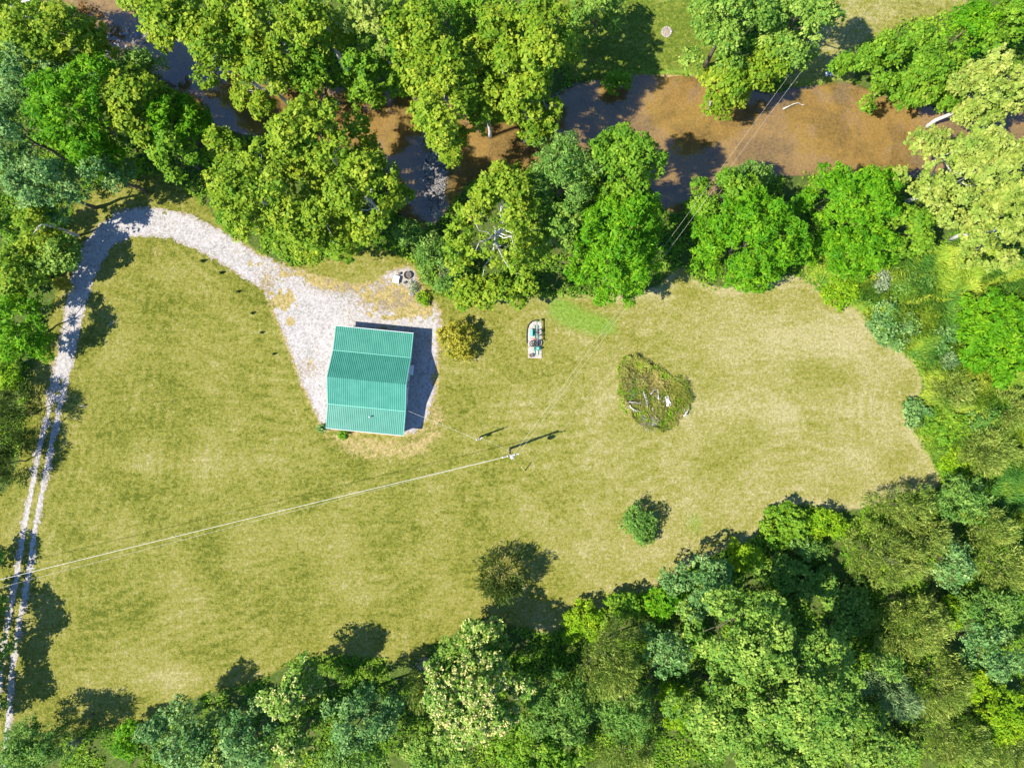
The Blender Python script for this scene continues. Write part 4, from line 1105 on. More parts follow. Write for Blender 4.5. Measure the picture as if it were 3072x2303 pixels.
# ------------------------------------------------------------------ barn
M_ROOF = NT('green_metal_roof')
_n = M_ROOF.noise(0.8, 4, 0.6)
_mp = M_ROOF.n('ShaderNodeMapping'); _mp.inputs['Scale'].default_value = (2.2, 0.18, 1.0); M_ROOF.put(_mp.inputs['Vector'], M_ROOF.pos())
_st = M_ROOF.noise(1.0, 4, 0.7, vec=_mp.outputs[0])
M_ROOF = M_ROOF.done(M_ROOF.bsdf(M_ROOF.mix(M_ROOF.mapr(_st, 0.5, 0.75, 0.0, 0.35), M_ROOF.ramp(_n, [(0.3, (0.029, 0.155, 0.107)), (0.7, (0.046, 0.195, 0.137))]), (0.075, 0.19, 0.15)), 0.42, 0.35, 0.0))
M_TRIM = simple('pale_green_trim', (0.10, 0.33, 0.25), 0.4, 0.4, 0, 0.1)
M_WALL = simple('cream_siding', (0.55, 0.52, 0.45), 0.6, 0.3, 0, 0.08)
M_WHITE = simple('white_paint', (0.6, 0.6, 0.58), 0.5, 0.4, 0, 0.06)
M_DARK = simple('dark_metal', (0.03, 0.03, 0.032), 0.5, 0.4, 0.2, 0.3)
M_GLASS = simple('window_glass', (0.04, 0.06, 0.08), 0.08, 0.6, 0, 0.05)
M_CONC = simple('concrete', (0.30, 0.265, 0.23), 0.9, 0.1, 0, 0.55, 2.2, 0.2)
M_WOOD = simple('weathered_wood', (0.19, 0.155, 0.12), 0.9, 0.1, 0, 0.35, 4.0)
M_STEEL = simple('galvanised_steel', (0.40, 0.41, 0.42), 0.45, 0.5, 0.5, 0.15)
M_GREEN = simple('green_enamel', (0.02, 0.16, 0.10), 0.4, 0.4, 0, 0.25)
M_BEAM = simple('blue_grey_steel', (0.09, 0.12, 0.14), 0.5, 0.4, 0.3, 0.3)
M_MINT = simple('mint_enamel', (0.12, 0.42, 0.30), 0.45, 0.4, 0, 0.15)
M_RED = simple('red_rubber', (0.30, 0.05, 0.04), 0.7, 0.2)
M_RUBBER = simple('black_rubber', (0.025, 0.025, 0.025), 0.7, 0.2)
M_RUST = simple('rusty_steel', (0.115, 0.085, 0.07), 0.85, 0.15, 0.1, 0.4, 8.0)
M_STONE = simple('pale_stone', (0.27, 0.24, 0.205), 0.9, 0.1, 0, 0.35, 5.0)
M_DSTONE = simple('grey_stone', (0.15, 0.14, 0.135), 0.9, 0.15, 0, 0.5, 5.0)
M_ASH = simple('pale_ash', (0.20, 0.165, 0.13), 0.95, 0.05, 0, 0.6, 7.0)
M_WIRE = simple('aluminium_wire', (0.42, 0.40, 0.34), 0.5, 0.4, 0.0, 0.05)
M_SLATE = simple('blue_grey_paint', (0.13, 0.16, 0.20), 0.5, 0.3, 0, 0.1)
M_YELLOW = simple('yellow_plastic', (0.60, 0.55, 0.22), 0.5, 0.3, 0, 0.1)

bx, by = W(1121.5, 1142)
barn = tag(empty('barn', (bx, by, 0), R(-5.6)), 'barn with green ribbed metal roof standing in the gravel yard', 'barn')
HW, HL = 5.35, 7.12                       # half width east-west, half length north-south
PROF = [(-HL, 2.80), (-HL + 0.62, 2.865), (-3.72, 3.10), (0.0, 4.85), (3.72, 3.10), (HL - 0.62, 2.865), (HL, 2.80)]
def roof_panel(y0_, z0_, y1_, z1_, lift):
    mb = MB()
    pitch = 0.26; n = int(2 * HW / pitch)
    prof = []
    for i in range(n + 1):
        xx = -HW + i * pitch
        prof += [(xx, 0), (xx + 0.045, 0.06), (xx + 0.10, 0.06), (xx + 0.145, 0)]
    prof = [p for p in prof if p[0] < HW] + [(HW, 0)]
    vs_ = []
    for (xx, hh) in prof:
        for (yy, zz) in ((y0_, z0_), (y1_, z1_)):
            vs_.append((xx, yy, zz + hh + lift))
    m = len(vs_)
    vs_ += [(a, b, c - 0.02 if True else c) for a, b, c in vs_]
    fs_ = []
    for i in range(len(prof) - 1):
        a = i * 2
        fs_.append((a, a + 2, a + 3, a + 1) if y1_ > y0_ else (a, a + 1, a + 3, a + 2))
        fs_.append((m + a, m + a + 1, m + a + 3, m + a + 2))
    for e in (0, 1):
        for i in range(len(prof) - 1):
            a = i * 2 + e
            fs_.append((a, a + 2, m + a + 2, m + a))
    L_ = (len(prof) - 1) * 2
    fs_ += [(0, 1, m + 1, m), (L_, L_ + 1, m + L_ + 1, m + L_)]
    return mb.add(vs_, fs_)
roof = MB()
roof.add([(-HW + .05, yy, zz - 0.06) for yy, zz in PROF] + [(HW - .05, yy, zz - 0.06) for yy, zz in PROF] +
         [(-HW + .05, yy, zz - 0.16) for yy, zz in PROF] + [(HW - .05, yy, zz - 0.16) for yy, zz in PROF],
         [(i, i + 7, i + 8, i + 1) for i in range(6)] + [(14 + i, 15 + i, 22 + i, 21 + i) for i in range(6)] +
         [(i, i + 1, i + 15, i + 14) for i in range(6)] + [(7 + i, 21 + i, 22 + i, 8 + i) for i in range(6)] + [(0, 14, 21, 7), (6, 13, 27, 20)])
roof = roof.build('roof', M_WOOD, barn)
lifts = [0.0, 0.03, 0.06, 0.06, 0.03, 0.0]
for i in range(6):
    (ya, za), (yb, zb) = PROF[i], PROF[i + 1]
    ov = 0.05
    roof_panel(ya, za, yb, zb, lifts[i]).build('roof_panel', M_ROOF, roof)
cap = MB()
cap.add([(-HW - .03, -0.22, 4.72), (-HW - .03, 0, 4.85), (-HW - .03, 0.22, 4.72), (HW + .03, -0.22, 4.72), (HW + .03, 0, 4.85), (HW + .03, 0.22, 4.72)],
        [(0, 3, 4, 1), (1, 4, 5, 2), (0, 1, 2), (3, 5, 4), (0, 2, 5, 3)])
cap.build('ridge_cap', M_ROOF, roof)
for sgn in (-1, 1):
    MB().box((0, sgn * 3.72, 3.205), (2 * HW, 0.09, 0.04)).build('flashing', M_TRIM, roof)
    MB().box((0, sgn * (HL + 0.03), 2.77), (2 * HW + .1, 0.05, 0.16)).build('fascia', M_WHITE, roof)
    e = MB()
    for i in range(6):
        (ya, za), (yb, zb) = PROF[i], PROF[i + 1]
        x_ = sgn * (HW + 0.035)
        e.add([(x_ - .03, ya, za - .12), (x_ + .03, ya, za - .12), (x_ + .03, ya, za + .09), (x_ - .03, ya, za + .09), (x_ - .03, yb, zb - .12), (x_ + .03, yb, zb - .12), (x_ + .03, yb, zb + .09), (x_ - .03, yb, zb + .09)],
              [(0, 1, 5, 4), (1, 2, 6, 5), (2, 3, 7, 6), (3, 0, 4, 7), (0, 3, 2, 1), (4, 5, 6, 7)])
    e.build('gable_trim', M_TRIM, roof)
v = MB(); v.lathe((0.6, -4.95, 3.06), [(0.07, 0), (0.07, 0.42), (0.11, 0.44), (0.11, 0.52), (0.02, 0.56)], 10)
v.build('vent_pipe', M_STEEL, roof)
IW, IL = HW - 0.28, HL - 0.35
def prism_wall(x_, th):
    pts = [(-IL, 0), (IL, 0), (IL, 2.68), (3.72, 2.92), (0, 4.46), (-3.72, 2.92), (-IL, 2.68)]
    mb = MB(); n = len(pts)
    return mb.add([(x_ - th, a, b) for a, b in pts] + [(x_ + th, a, b) for a, b in pts],
                  [tuple(range(n))[::-1], tuple(range(n, 2 * n))] + [(i, (i + 1) % n, n + (i + 1) % n, n + i) for i in range(n)])
for sgn in (-1, 1):
    prism_wall(sgn * (IW - .06), 0.06).build('gable_wall', M_WALL, barn)
    MB().box((0, sgn * (IL - 0.06), 1.34), (2 * IW - 0.26, 0.12, 2.68)).build('side_wall', M_WALL, barn)
MB().box((0, 0, 0.03), (2 * IW - .3, 2 * IL - .3, 0.06)).build('floor_slab', M_CONC, barn)
for yy, w_ in ((2.1, 1.05), (-2.3, 1.05)):
    d_ = MB().box((IW + 0.03, yy, 1.06), (0.06, w_, 2.1), 0, 0.01).build('door', M_WHITE, barn)
    MB().ring((IW + 0.09, yy + w_ * 0.36, 1.0), 0.05, 0.015, 'x', 10, 5).build('handle', M_STEEL, d_)
for yy in (4.6, -5.0, 0.0):
    w_ = MB().box((IW + 0.03, yy, 1.5), (0.06, 1.0, 0.9), 0, 0.01).build('window', M_WHITE, barn)
    for q in (-0.24, 0.24):
        MB().box((IW + 0.065, yy + q, 1.5), (0.02, 0.42, 0.76)).build('pane', M_GLASS, w_)
MB().box((-IW - 0.04, 0, 1.5), (0.08, 4.0, 3.0), 0, 0.01).build('sliding_door', M_WHITE, barn)
MB().box((-1.5, IL + 0.03, 1.25), (3.2, 0.08, 2.4), 0, 0.01).build('garage_door', M_WHITE, barn)

# things beside the barn's east wall
def place(px, py, h=0.0):
    x, y = W(px, py, h); return (x, y, 0.0)
wx, wy, _ = place(1249, 1087)
coil = MB()
for k, r_ in enumerate((0.2, 0.31, 0.42)):
    coil.ring((0.02 * k, 0.015 * k, 0.035 + 0.012 * k), r_, 0.022, 'z', 26, 6)
coil = coil.build('wire_coil', M_STEEL); coil.location = (wx, wy, 0.012)
tag(coil, 'coil of pale wire lying on the shaded gravel east of the barn', 'wire coil')
wx, wy, _ = place(1238, 1110)
bench = tag(empty('bench', (wx, wy, 0.012), R(-5.6)), 'white bench against the east wall of the barn', 'bench')
MB().box((0, 0, 0.45), (0.4, 1.4, 0.05), 0, 0.01).build('seat', M_WHITE, bench)
MB().box((-0.2, 0, 0.72), (0.05, 1.4, 0.34), 0, 0.01).build('backrest', M_WHITE, bench)
for yy in (-0.55, 0.55):
    for xx in (-0.15, 0.15):
        MB().box((xx, yy, 0.21), (0.06, 0.06, 0.43)).build('leg', M_WHITE, bench)
tree('foundation_shrub', 'small dark green shrub at the south-west corner of the barn', 966, 1284, 13, 11, 1.1, 'teal', 5001, cat='shrub', base=0.05)
tree('foundation_shrub', 'small bright green shrub below the south eave of the barn', 1026, 1301, 14, 12, 1.2, 'lush', 5002, cat='shrub', base=0.05)

# six evergreen seedlings along the inner edge of the drive
def seedling_mesh(seed):
    rng = np.random.default_rng(seed)
    n = 150
    z = rng.uniform(0.02, 0.75, n); th = rng.uniform(0, 6.28, n)
    L = 0.28 * (0.8 - z) + 0.05
    d = np.stack([np.cos(th), np.sin(th), 0.25 + 0 * th], 1)
    side = np.stack([-np.sin(th), np.cos(th), 0 * th], 1) * 0.035
    B = np.stack([0 * z, 0 * z, z], 1)
    V = np.stack([B, B + d * L[:, None] * .6 + side, B + d * L[:, None], B + d * L[:, None] * .6 - side], 1).reshape(-1, 3)
    return quads_mesh('needles', V, n, LEAF['darkcedar'], dict(tint=rng.uniform(0, .8, n)))
SEED = [(608, 784, 1.25, 'topmost of the six seedlings along the drive curve'), (664, 819, 1.15, 'second seedling from the top along the drive curve'),
        (714, 875, 0.95, 'third seedling from the top along the drive curve'), (757, 940, 1.0, 'fourth seedling from the top along the drive curve'),
        (785, 998, 0.95, 'fifth seedling from the top along the drive curve'), (822, 1062, 0.9, 'lowest of the six seedlings along the drive curve, nearest the barn')]
sm = seedling_mesh(3)
stem_mesh = MB().tube([(0, 0, 0), (0, 0, 0.75)], [0.025, 0.006], 5).build('stem', BARK['brown'])
sm_mesh = stem_mesh.data
bpy.data.objects.remove(stem_mesh, do_unlink=True)
for i, (px, py, s_, lb) in enumerate(SEED):
    x_, y_, _ = place(px, py)
    r_ = tag(empty('evergreen_seedling', (x_, y_, 0), i * 1.1), lb, 'seedling', 'evergreen seedlings planted along the drive')
    r_.scale = (s_, s_, s_)
    link(bpy.data.objects.new('foliage', sm), r_)
    link(bpy.data.objects.new('stem', sm_mesh), r_)

# ------------------------------------------------------------------ dead branches
def branch(name, label, pts, r0, seed, cat='branch', twigs=6, mat='dead', z=0.08, lift=0.25):
    rng = np.random.default_rng(seed)
    mb = MB()
    P_ = [Vector((*W(a, b), z + lift * rng.uniform(0, 1))) for a, b in pts]
    mb.tube(P_, [r0 * (1 - 0.75 * i / (len(P_) - 1)) for i in range(len(P_))], 6)
    for k in range(twigs):
        i = rng.integers(0, len(P_) - 1)
        s = P_[i].lerp(P_[i + 1], rng.uniform(0, 1))
        d = (P_[i + 1] - P_[i]).normalized()
        a = Vector((d.x * .6 + rng.normal() * .5, d.y * .6 + rng.normal() * .5, rng.uniform(-.1, .35)))
        l = rng.uniform(0.3, 0.9) * min(1.0, r0 * 12)
        mb.tube([s, s + a * l * .5 + Vector((0, 0, .03)), s + a * l], [r0 * .4, r0 * .25, r0 * .08], 5)
    o = mb.build(name, BARK[mat], None, True)
    c = P_[0].copy(); c.z = 0
    return tag(o, label, cat)
branch('floating_branch', 'pale crooked branch stranded in the wide creek under the wires', [(2352, 324), (2368, 317), (2385, 308), (2398, 306), (2410, 312)], 0.10, 1, 'branch', 3, 'white', WATER_Z + 0.02, 0.12)
branch('fallen_branch', 'small brown branch lying on the upper left lawn', [(325, 977), (338, 970), (352, 963)], 0.07, 2, 'branch', 8)
branch('fallen_branch', 'thin white stick lying on the lawn east of the straight drive', [(240, 1217), (252, 1219), (264, 1216)], 0.05, 3, 'branch', 1, 'white', 0.04, 0.02)
branch('dead_limb', 'white dead limb over the creek in the top left corner', [(86, 26), (106, 16), (118, 4), (128, -8)], 0.14, 4, 'branch', 4, 'white', 0.5, 1.2)
BR = [('long curved bleached branch on the west side of the brush pile', [(1881, 1208), (1890, 1222), (1903, 1230), (1922, 1234)]),
      ('bleached branch arching across the west side of the brush pile', [(1883, 1205), (1900, 1206), (1915, 1209)]),
      ('upright forked branch in the middle of the brush pile', [(1938, 1220), (1937, 1205), (1931, 1190), (1927, 1172)]),
      ('bleached branch at the top of the brush pile', [(1947, 1182), (1955, 1174), (1964, 1167)]),
      ('pale branch beside the discarded white chair', [(1972, 1198), (1971, 1186), (1970, 1176)]),
      ('short branch pointing to the lawn at the bottom of the brush pile', [(1955, 1222), (1957, 1240), (1966, 1256)]),
      ('thin branch at the south-east rim of the brush pile', [(2046, 1248), (2056, 1236), (2062, 1226)])]
for i, (lb, pts) in enumerate(BR):
    branch('brush_branch', lb, pts, 0.09, 20 + i, 'branch', 7, 'white' if i % 2 == 0 else 'dead', 0.75, 0.4)
def dead_bush(name, label, px, py, r_px, h, seed, n=40, cat='dead shrub', mat='dead'):
    rng = np.random.default_rng(seed)
    mb = MB(); x_, y_ = W(px, py, h * .5); R_ = r_px / PPM
    for k in range(n):
        th = rng.uniform(0, 6.28); q = rng.uniform(.3, 1.0)
        e = Vector((R_ * q * math.cos(th), R_ * q * math.sin(th), h * rng.uniform(.4, 1.0)))
        m = e * 0.5 + Vector((rng.normal() * .1, rng.normal() * .1, h * .12))
        mb.tube([(0, 0, -0.05), m, e], [0.035, 0.022, 0.006], 4)
        t = m.lerp(e, .5); mb.tube([t, t + Vector((rng.normal() * .25, rng.normal() * .25, .12))], [0.014, 0.004], 3)
    o = mb.build(name, BARK[mat]); o.location = (x_, y_, gz(x_, y_))
    return tag(o, label, cat)
dead_bush('twig_heap', 'grey twig heap at the foot of the brush pile', 1950, 1262, 42, 0.7, 71, 110, 'brush')
dead_bush('twig_heap', 'small grey twig heap just below the discarded white chair', 1992, 1232, 16, 0.6, 72, 40, 'brush')
dead_bush('twig_heap', 'grey twigs on the north-west side of the brush pile', 1896, 1180, 20, 0.6, 73, 40, 'brush')
dead_bush('dead_shrub', 'bare grey shrub between the two blooming trees', 1420, 1978, 34, 5, 74, 70)
dead_bush('dead_shrub', 'bare grey shrub at the lawn edge west of the blooming trees', 1272, 1990, 26, 4.5, 75, 60)
dead_bush('dead_shrub', 'bare reddish shrub beside the corner tree at the bottom', 228, 2225, 22, 3, 76, 50)
dead_bush('dead_shrub', 'bleached bare twigs on top of the wide olive cedar', 2685, 1690, 24, 8.2, 77, 40)
dead_bush('dead_shrub', 'bare pale shrub behind the firepit', 1352, 812, 36, 4.5, 78, 60)

# discarded chair in the brush pile
cx_, cy_ = W(2003, 1204, 0.6)
chair = tag(empty('discarded_chair', (cx_, cy_, 0.7), R(14)), 'white folding lawn chair discarded on the brush pile', 'chair')
fr = MB()
for sx in (-0.24, 0.24):
    fr.tube([(sx * 1.0, 0.72, 0.16), (sx * 0.8, 0.32, 0.10), (sx * 1.25, -0.55, 0.0)], 0.028, 6)
fr.tube([(-0.24, 0.72, 0.16), (0.24, 0.72, 0.16)], 0.03, 6)
fr.tube([(-0.2, 0.36, 0.11), (0.2, 0.36, 0.11)], 0.028, 6)
fr.build('frame', M_WHITE, chair)
MB().add([(-0.2, 0.22, .14), (0.2, 0.22, .14), (0.33, -0.25, .09), (0.36, -0.66, .02), (-0.30, -0.66, .02), (-0.28, -0.2, .09),
          (-0.2, 0.22, .08), (0.2, 0.22, .08), (0.33, -0.25, .03), (0.36, -0.66, -.04), (-0.30, -0.66, -.04), (-0.28, -0.2, .03)],
         [(5, 4, 3, 2, 1, 0), (6, 7, 8, 9, 10, 11)] + [(i, (i + 1) % 6, 6 + (i + 1) % 6, 6 + i) for i in range(6)]).build('seat', M_WHITE, chair)
MB().box((0, 0.45, 0.12), (0.34, 0.12, 0.03)).build('backrest', M_STEEL, chair)
for k, (a, b) in enumerate((((-.2, .25, .1), (-.85, .05, -.05)), ((-.25, .1, .08), (-.75, -.12, -.1)))):
    MB().tube([a, ((a[0] + b[0]) / 2, (a[1] + b[1]) / 2 + .05, .1), b], 0.025, 6).build('leg', M_STEEL, chair)

# ------------------------------------------------------------------ firepit corner
fx, fy, _ = place(1224, 826)
fp = tag(empty('fire_ring', (fx, fy, 0.012)), 'round rusty steel fire ring beside the white table', 'fire ring')
rg = MB(); seg = 24
for r_, z_ in ((0.56, 0), (0.56, 0.42), (0.52, 0.42), (0.52, 0.02)):
    rg.v += [(r_ * math.cos(2 * math.pi * k / seg), r_ * math.sin(2 * math.pi * k / seg), z_) for k in range(seg)]
for j in range(3):
    for k in range(seg):
        rg.f.append((j * seg + k, j * seg + (k + 1) % seg, (j + 1) * seg + (k + 1) % seg, (j + 1) * seg + k))
rg.build('ring_wall', M_RUST, fp)
MB().lathe((0, 0, 0), [(0.51, 0.02), (0.5, 0.10), (0.2, 0.16), (0.01, 0.17)], 20).build('ash_bed', M_DSTONE, fp)
gr = MB()
for k in range(-5, 6):
    hw = math.sqrt(max(0.51 ** 2 - (k * .092) ** 2, 0.01))
    gr.tube([(k * .092, -hw, 0.40), (k * .092, hw, 0.40)], 0.012, 4)
gr.build('grate', M_RUST, fp)
tx, ty, _ = place(1190, 839)
tb = tag(empty('low_table', (tx, ty, 0.012), R(-12)), 'low square white table beside the fire ring', 'table')
MB().box((0, 0, 0.50), (0.86, 1.0, 0.06), 0, 0.015).build('tabletop', M_WHITE, tb)
for a in (-.38, .38):
    for b in (-.44, .44):
        MB().box((a, b, 0.235), (0.07, 0.07, 0.47)).build('leg', M_WHITE, tb)
for px, py, r_, lb in ((1199, 821, .2, 'dark log stool north of the white table'), (1214, 848, .19, 'dark log stool south of the fire ring')):
    x_, y_, _ = place(px, py)
    s_ = tag(empty('log_stool', (x_, y_, 0.012)), lb, 'stool', 'log stools by the fire ring')
    MB().lathe((0, 0, 0), [(r_ * 1.05, 0), (r_, .1), (r_, .36), (r_ * .93, .38)], 12).build('log', M_WOOD, s_)
    MB().lathe((0, 0, .378), [(r_ * .9, 0), (r_ * .88, .008)], 12).build('cut_face', M_RUST, s_)
rr = random.Random(4)
for i in range(14):
    x_, y_, _ = place(1238 + rr.uniform(-12, 26), 872 + rr.uniform(-16, 26))
    s_ = rr.uniform(.13, .26)
    o = MB().rock((0, 0, s_ * .3), (s_, s_ * rr.uniform(.7, 1.1), s_ * .55), rr).build('garden_stone', M_STONE if i % 2 else M_DSTONE)
    o.location = (x_, y_, 0.01)
    tag(o, 'rough stone in the weedy stone bed south-east of the fire ring', 'stone', 'stones of the bed by the fire ring')
tree('bed_plant', 'leggy pale plant growing in the stone bed by the fire ring', 1240, 862, 20, 22, 0.9, 'grey', 5003, cat='plant', base=0.05, dens=0.5)
tree('bed_plant', 'yellow-green plant at the east side of the stone bed', 1262, 895, 26, 20, 1.0, 'yellow', 5004, cat='plant', base=0.05, dens=0.6)

# ------------------------------------------------------------------ ring of stones on the north lawn, white stones, box
for k in range(16):
    a = 2 * math.pi * k / 16; x_, y_, _ = place(2000 + 13.5 * math.cos(a), 96 + 13.5 * math.sin(a))
    s_ = rr.uniform(.13, .19)
    o = MB().rock((0, 0, s_ * .4), (s_, s_ * .85, s_ * .7), rr).build('ring_stone', M_STONE); o.location = (x_, y_, gz(x_, y_)); o.rotation_euler.z = a
    tag(o, 'pale stone of the round stone ring on the bright north lawn', 'stone', 'stones of the ring on the north lawn')
x_, y_, _ = place(2000, 96)
o = MB().lathe((0, 0, 0), [(0.6, 0.0), (0.5, 0.06), (0.2, 0.10), (0.02, 0.11)], 16).build('ash_heap', M_ASH); o.location = (x_, y_, gz(x_, y_))
tag(o, 'pale ash heap inside the stone ring on the north lawn', 'ash heap')
for k in range(7):
    px, py = 2478 + rr.uniform(0, 26), 222 + rr.uniform(-3, 6)
    x_, y_, _ = place(px, py); s_ = rr.uniform(.12, .22)
    o = MB().rock((0, 0, s_ * .4), (s_, s_ * .8, s_ * .6), rr).build('white_rock', M_WHITE); o.location = (x_, y_, gz(x_, y_))
    tag(o, 'white rock in the small heap on the bank under the wires', 'rock', 'white rocks on the north bank')
x_, y_, _ = place(2374, 192)
bxr = tag(empty('feed_box', (x_, y_, gz(x_, y_)), R(-35)), 'blue-grey box with a sloping lid under the trees of the north bank', 'box')
MB().box((0, 0, .22), (0.95, 0.6, .44), 0, .01).build('body', M_SLATE, bxr)
MB().add([(-.52, -.35, .45), (.52, -.35, .45), (.52, .35, .45), (-.52, .35, .45), (-.52, 0, .62), (.52, 0, .62)],
         [(3, 2, 1, 0), (0, 1, 5, 4), (2, 3, 4, 5), (1, 2, 5), (3, 0, 4)]).build('lid', M_SLATE, bxr)

# creek stones
def stones(name, label, spots, n, seed, mat, smin, smax, z=None):
    rng = random.Random(seed); mb = MB()
    for k in range(n):
        px, py, rx, ry = rng.choice(spots)
        a = rng.uniform(0, 6.28); q = math.sqrt(rng.uniform(0, 1))
        x_, y_ = W(px + rx * q * math.cos(a), py + ry * q * math.sin(a), -0.4)
        s_ = rng.uniform(smin, smax) * (0.6 + 0.8 * rng.random())
        g_ = gz(x_, y_)
        mb.rock((x_, y_, max(g_ + s_ * .15, (WATER_Z - .02) if z is None else z)), (s_, s_ * rng.uniform(.6, 1), s_ * .55), rng)
    return tag(mb.build(name, mat), label, 'stones', None, 'stuff')
stones('pale_creek_stones', 'pale stones at the water edge by the stony bar', [(1262, 300, 28, 14), (1250, 290, 16, 12), (1320, 455, 24, 16), (1330, 470, 18, 14), (1308, 640, 12, 20), (1270, 340, 30, 14)], 190, 8, M_STONE, .12, .24)
stones('dark_creek_stones', 'dark cobbles covering the stony bar', [(1295, 430, 40, 40), (1305, 530, 42, 50), (1300, 590, 36, 40), (1290, 370, 34, 30)], 420, 9, M_DSTONE, .10, .24)
stones('riffle_stones', 'rocks breaking the water of the upper riffle', [(330, 115, 30, 36), (385, 125, 34, 40), (310, 150, 18, 36), (420, 110, 30, 20)], 130, 10, M_DSTONE, .14, .34)

# ------------------------------------------------------------------ oil pump on its pad
ox, oy, _ = place(1604, 1018)
pad = MB()
outl = [(-20, 56), (21, 56), (21, -52), (6, -55), (-6, -52), (-14, -44), (-19, -32), (-20, -16)]
pv = [(a / PPM, -b / PPM) for a, b in outl]
n_ = len(pv)
pad.add([(a, b, 0.0) for a, b in pv] + [(a, b, 0.10) for a, b in pv], [tuple(range(n_)), tuple(range(n_, 2 * n_))] + [(i, (i + 1) % n_, n_ + (i + 1) % n_, n_ + i) for i in range(n_)])
pad = pad.build('concrete_pad', M_CONC); pad.location = (ox, oy, 0)
tag(pad, 'pale round-ended concrete pad under the green oil pump', 'concrete pad')
hose = tag(empty('hose', (ox, oy, 0)), 'black hose curving round the rounded end of the concrete pad', 'hose')
hp = [(-22.5, 12), (-23.5, -8), (-23, -28), (-19, -42), (-11, -53), (2, -58), (10, -58)]
MB().tube([(a / PPM, -b / PPM, 0.06) for a, b in chaikin(hp, 2, False)], 0.085, 8).build('tube', M_RUBBER, hose, True)
pump = tag(empty('oil_pump_jack', (ox, oy, 0.10)), 'green oil pump jack with walking beam and wheels on the concrete pad', 'pump jack')
pump.scale = (1.0, 1.0, 0.62)
def q(a, b, z):      # pad pixels to metres
    return ((a - 1604) / PPM, (1018 - b) / PPM, z)
for dx in (-0.22, 0.22):
    MB().box((0.28 + dx, -0.1, 0.08), (0.12, 4.2, 0.16), 0, .01).build('skid_rail', M_GREEN, pump)
bm_ = MB(); bm_.box((0.30, 1.0, 1.98), (0.11, 2.9, 0.24), 0, .01)
bm_.build('walking_beam', M_BEAM, pump)
hh = MB()
pts = [(2.42, 2.15), (2.62, 2.0), (2.68, 1.7), (2.6, 1.35), (2.40, 1.5), (2.38, 1.85)]
hh.add([(0.20, a, b) for a, b in pts] + [(0.40, a, b) for a, b in pts], [tuple(range(6))[::-1], tuple(range(6, 12))] + [(i, (i + 1) % 6, 6 + (i + 1) % 6, 6 + i) for i in range(6)])
hh.build('horse_head', M_GREEN, pump)
for sx in (-0.34, 0.34):
    for sy in (-0.42, 0.42):
        MB().tube([(0.30 + sx * 1.1, 0.95 + sy, 0.14), (0.30 + sx * .3, 0.95 + sy * .25, 1.86)], 0.05, 6).build('post_leg', M_GREEN, pump)
MB().box((0.30, 0.95, 1.82), (0.44, 0.34, 0.14), 0, .01).build('saddle_bearing', M_DARK, pump)
MB().tube([(0.30, 2.62, 0.0), (0.30, 2.62, 1.4)], 0.03, 6).build('polished_rod', M_STEEL, pump)
MB().lathe((0.30, 2.62, 0), [(0.12, 0), (0.12, .3), (.07, .34), (.07, .55)], 10).build('well_head', M_DARK, pump)
for sx in (-0.1, 0.7):
    MB().tube([(sx, -0.35, 1.9), (sx * .9 + .03, -0.75, 0.75)], 0.035, 6).build('pitman_arm', M_DARK, pump)
MB().tube([(-0.12, -0.36, 1.95), (0.72, -0.36, 1.95)], 0.05, 6).build('equalizer', M_DARK, pump)
def wheel(c, r_, tilt, nm='flywheel'):
    w = MB().ring(c, r_, 0.075, 'z', 26, 6, tilt=tilt).build(nm, M_DARK, pump, True)
    sp = MB()
    for k in range(3):
        a = math.pi * k / 3
        d = Vector((math.cos(a) * r_, math.sin(a) * r_ * math.cos(tilt), math.sin(a) * r_ * math.sin(tilt)))
        sp.tube([Vector(c) - d, Vector(c) + d], 0.03, 5)
    sp.build('spoke', M_DARK, w)
wheel((-0.28, -0.62, 0.62), 0.42, 0.25)
wheel((0.32, -0.66, 0.80), 0.42, 0.15)
wheel((0.10, -0.66, 0.95), 0.30, 0.2, 'belt_sheave')
eng = MB().box((0.30, -1.30, 0.42), (0.82, 0.46, 0.5), 0, .03).build('engine', M_GREEN, pump)
MB().box((-0.02, -1.28, 0.70), (0.14, 0.26, 0.08), 0, .01).build('cylinder_head', M_DARK, eng)
MB().box((0.42, -1.28, 0.71), (0.3, 0.3, 0.1), 0, .02).build('air_filter', M_MINT, eng)
MB().lathe((0.84, -1.28, 0.1), [(0.13, 0), (0.13, 0.62), (0.1, .66)], 10).build('muffler', M_DARK, eng)
cab = MB().box((-0.52, 0.90, 0.46), (0.36, 0.98, 0.92), 0, .02).build('control_cabinet', M_MINT, pump)
MB().box((-0.30, 0.90, 0.50), (0.10, 0.9, 0.9), 0, .01).build('cabinet_door', M_GREEN, cab)
MB().tube([(-0.75, 0.35, .03), (-.55, .12, .03), (-.25, .10, .03), (-0.1, .0, .06), (.1, -.05, .2)], 0.03, 6).build('fuel_line', M_RED, pump)
MB().box((0.10, -0.02, 0.26), (0.26, 0.2, 0.3), 0, .02).build('gear_case', M_RED, pump)
for dy in (0.52, 1.38):  # solid dark bars stand in for the shadows of the post legs
    MB().tube([(0.30, dy, 1.0), (1.0, dy, 0.9)], 0.045, 6).build('leg_shadow_bar', M_DARK, pump)
    MB().tube([(1.0, dy, 0.9), (1.0, dy, -.08)], 0.045, 6).build('shadow_bar_post', M_DARK, pump)
bk = MB().lathe((0, 0, 0), [(0.24, 0), (0.26, 0.05), (0.29, 0.3), (0.30, 0.32), (0.26, 0.31), (0.2, 0.25)], 14).build('pail', M_RUST)
bx_, by_, _ = place(1594, 1066); bk.location = (bx_, by_, 0.10)
tag(bk, 'brown round pail at the square end of the concrete pad', 'pail')

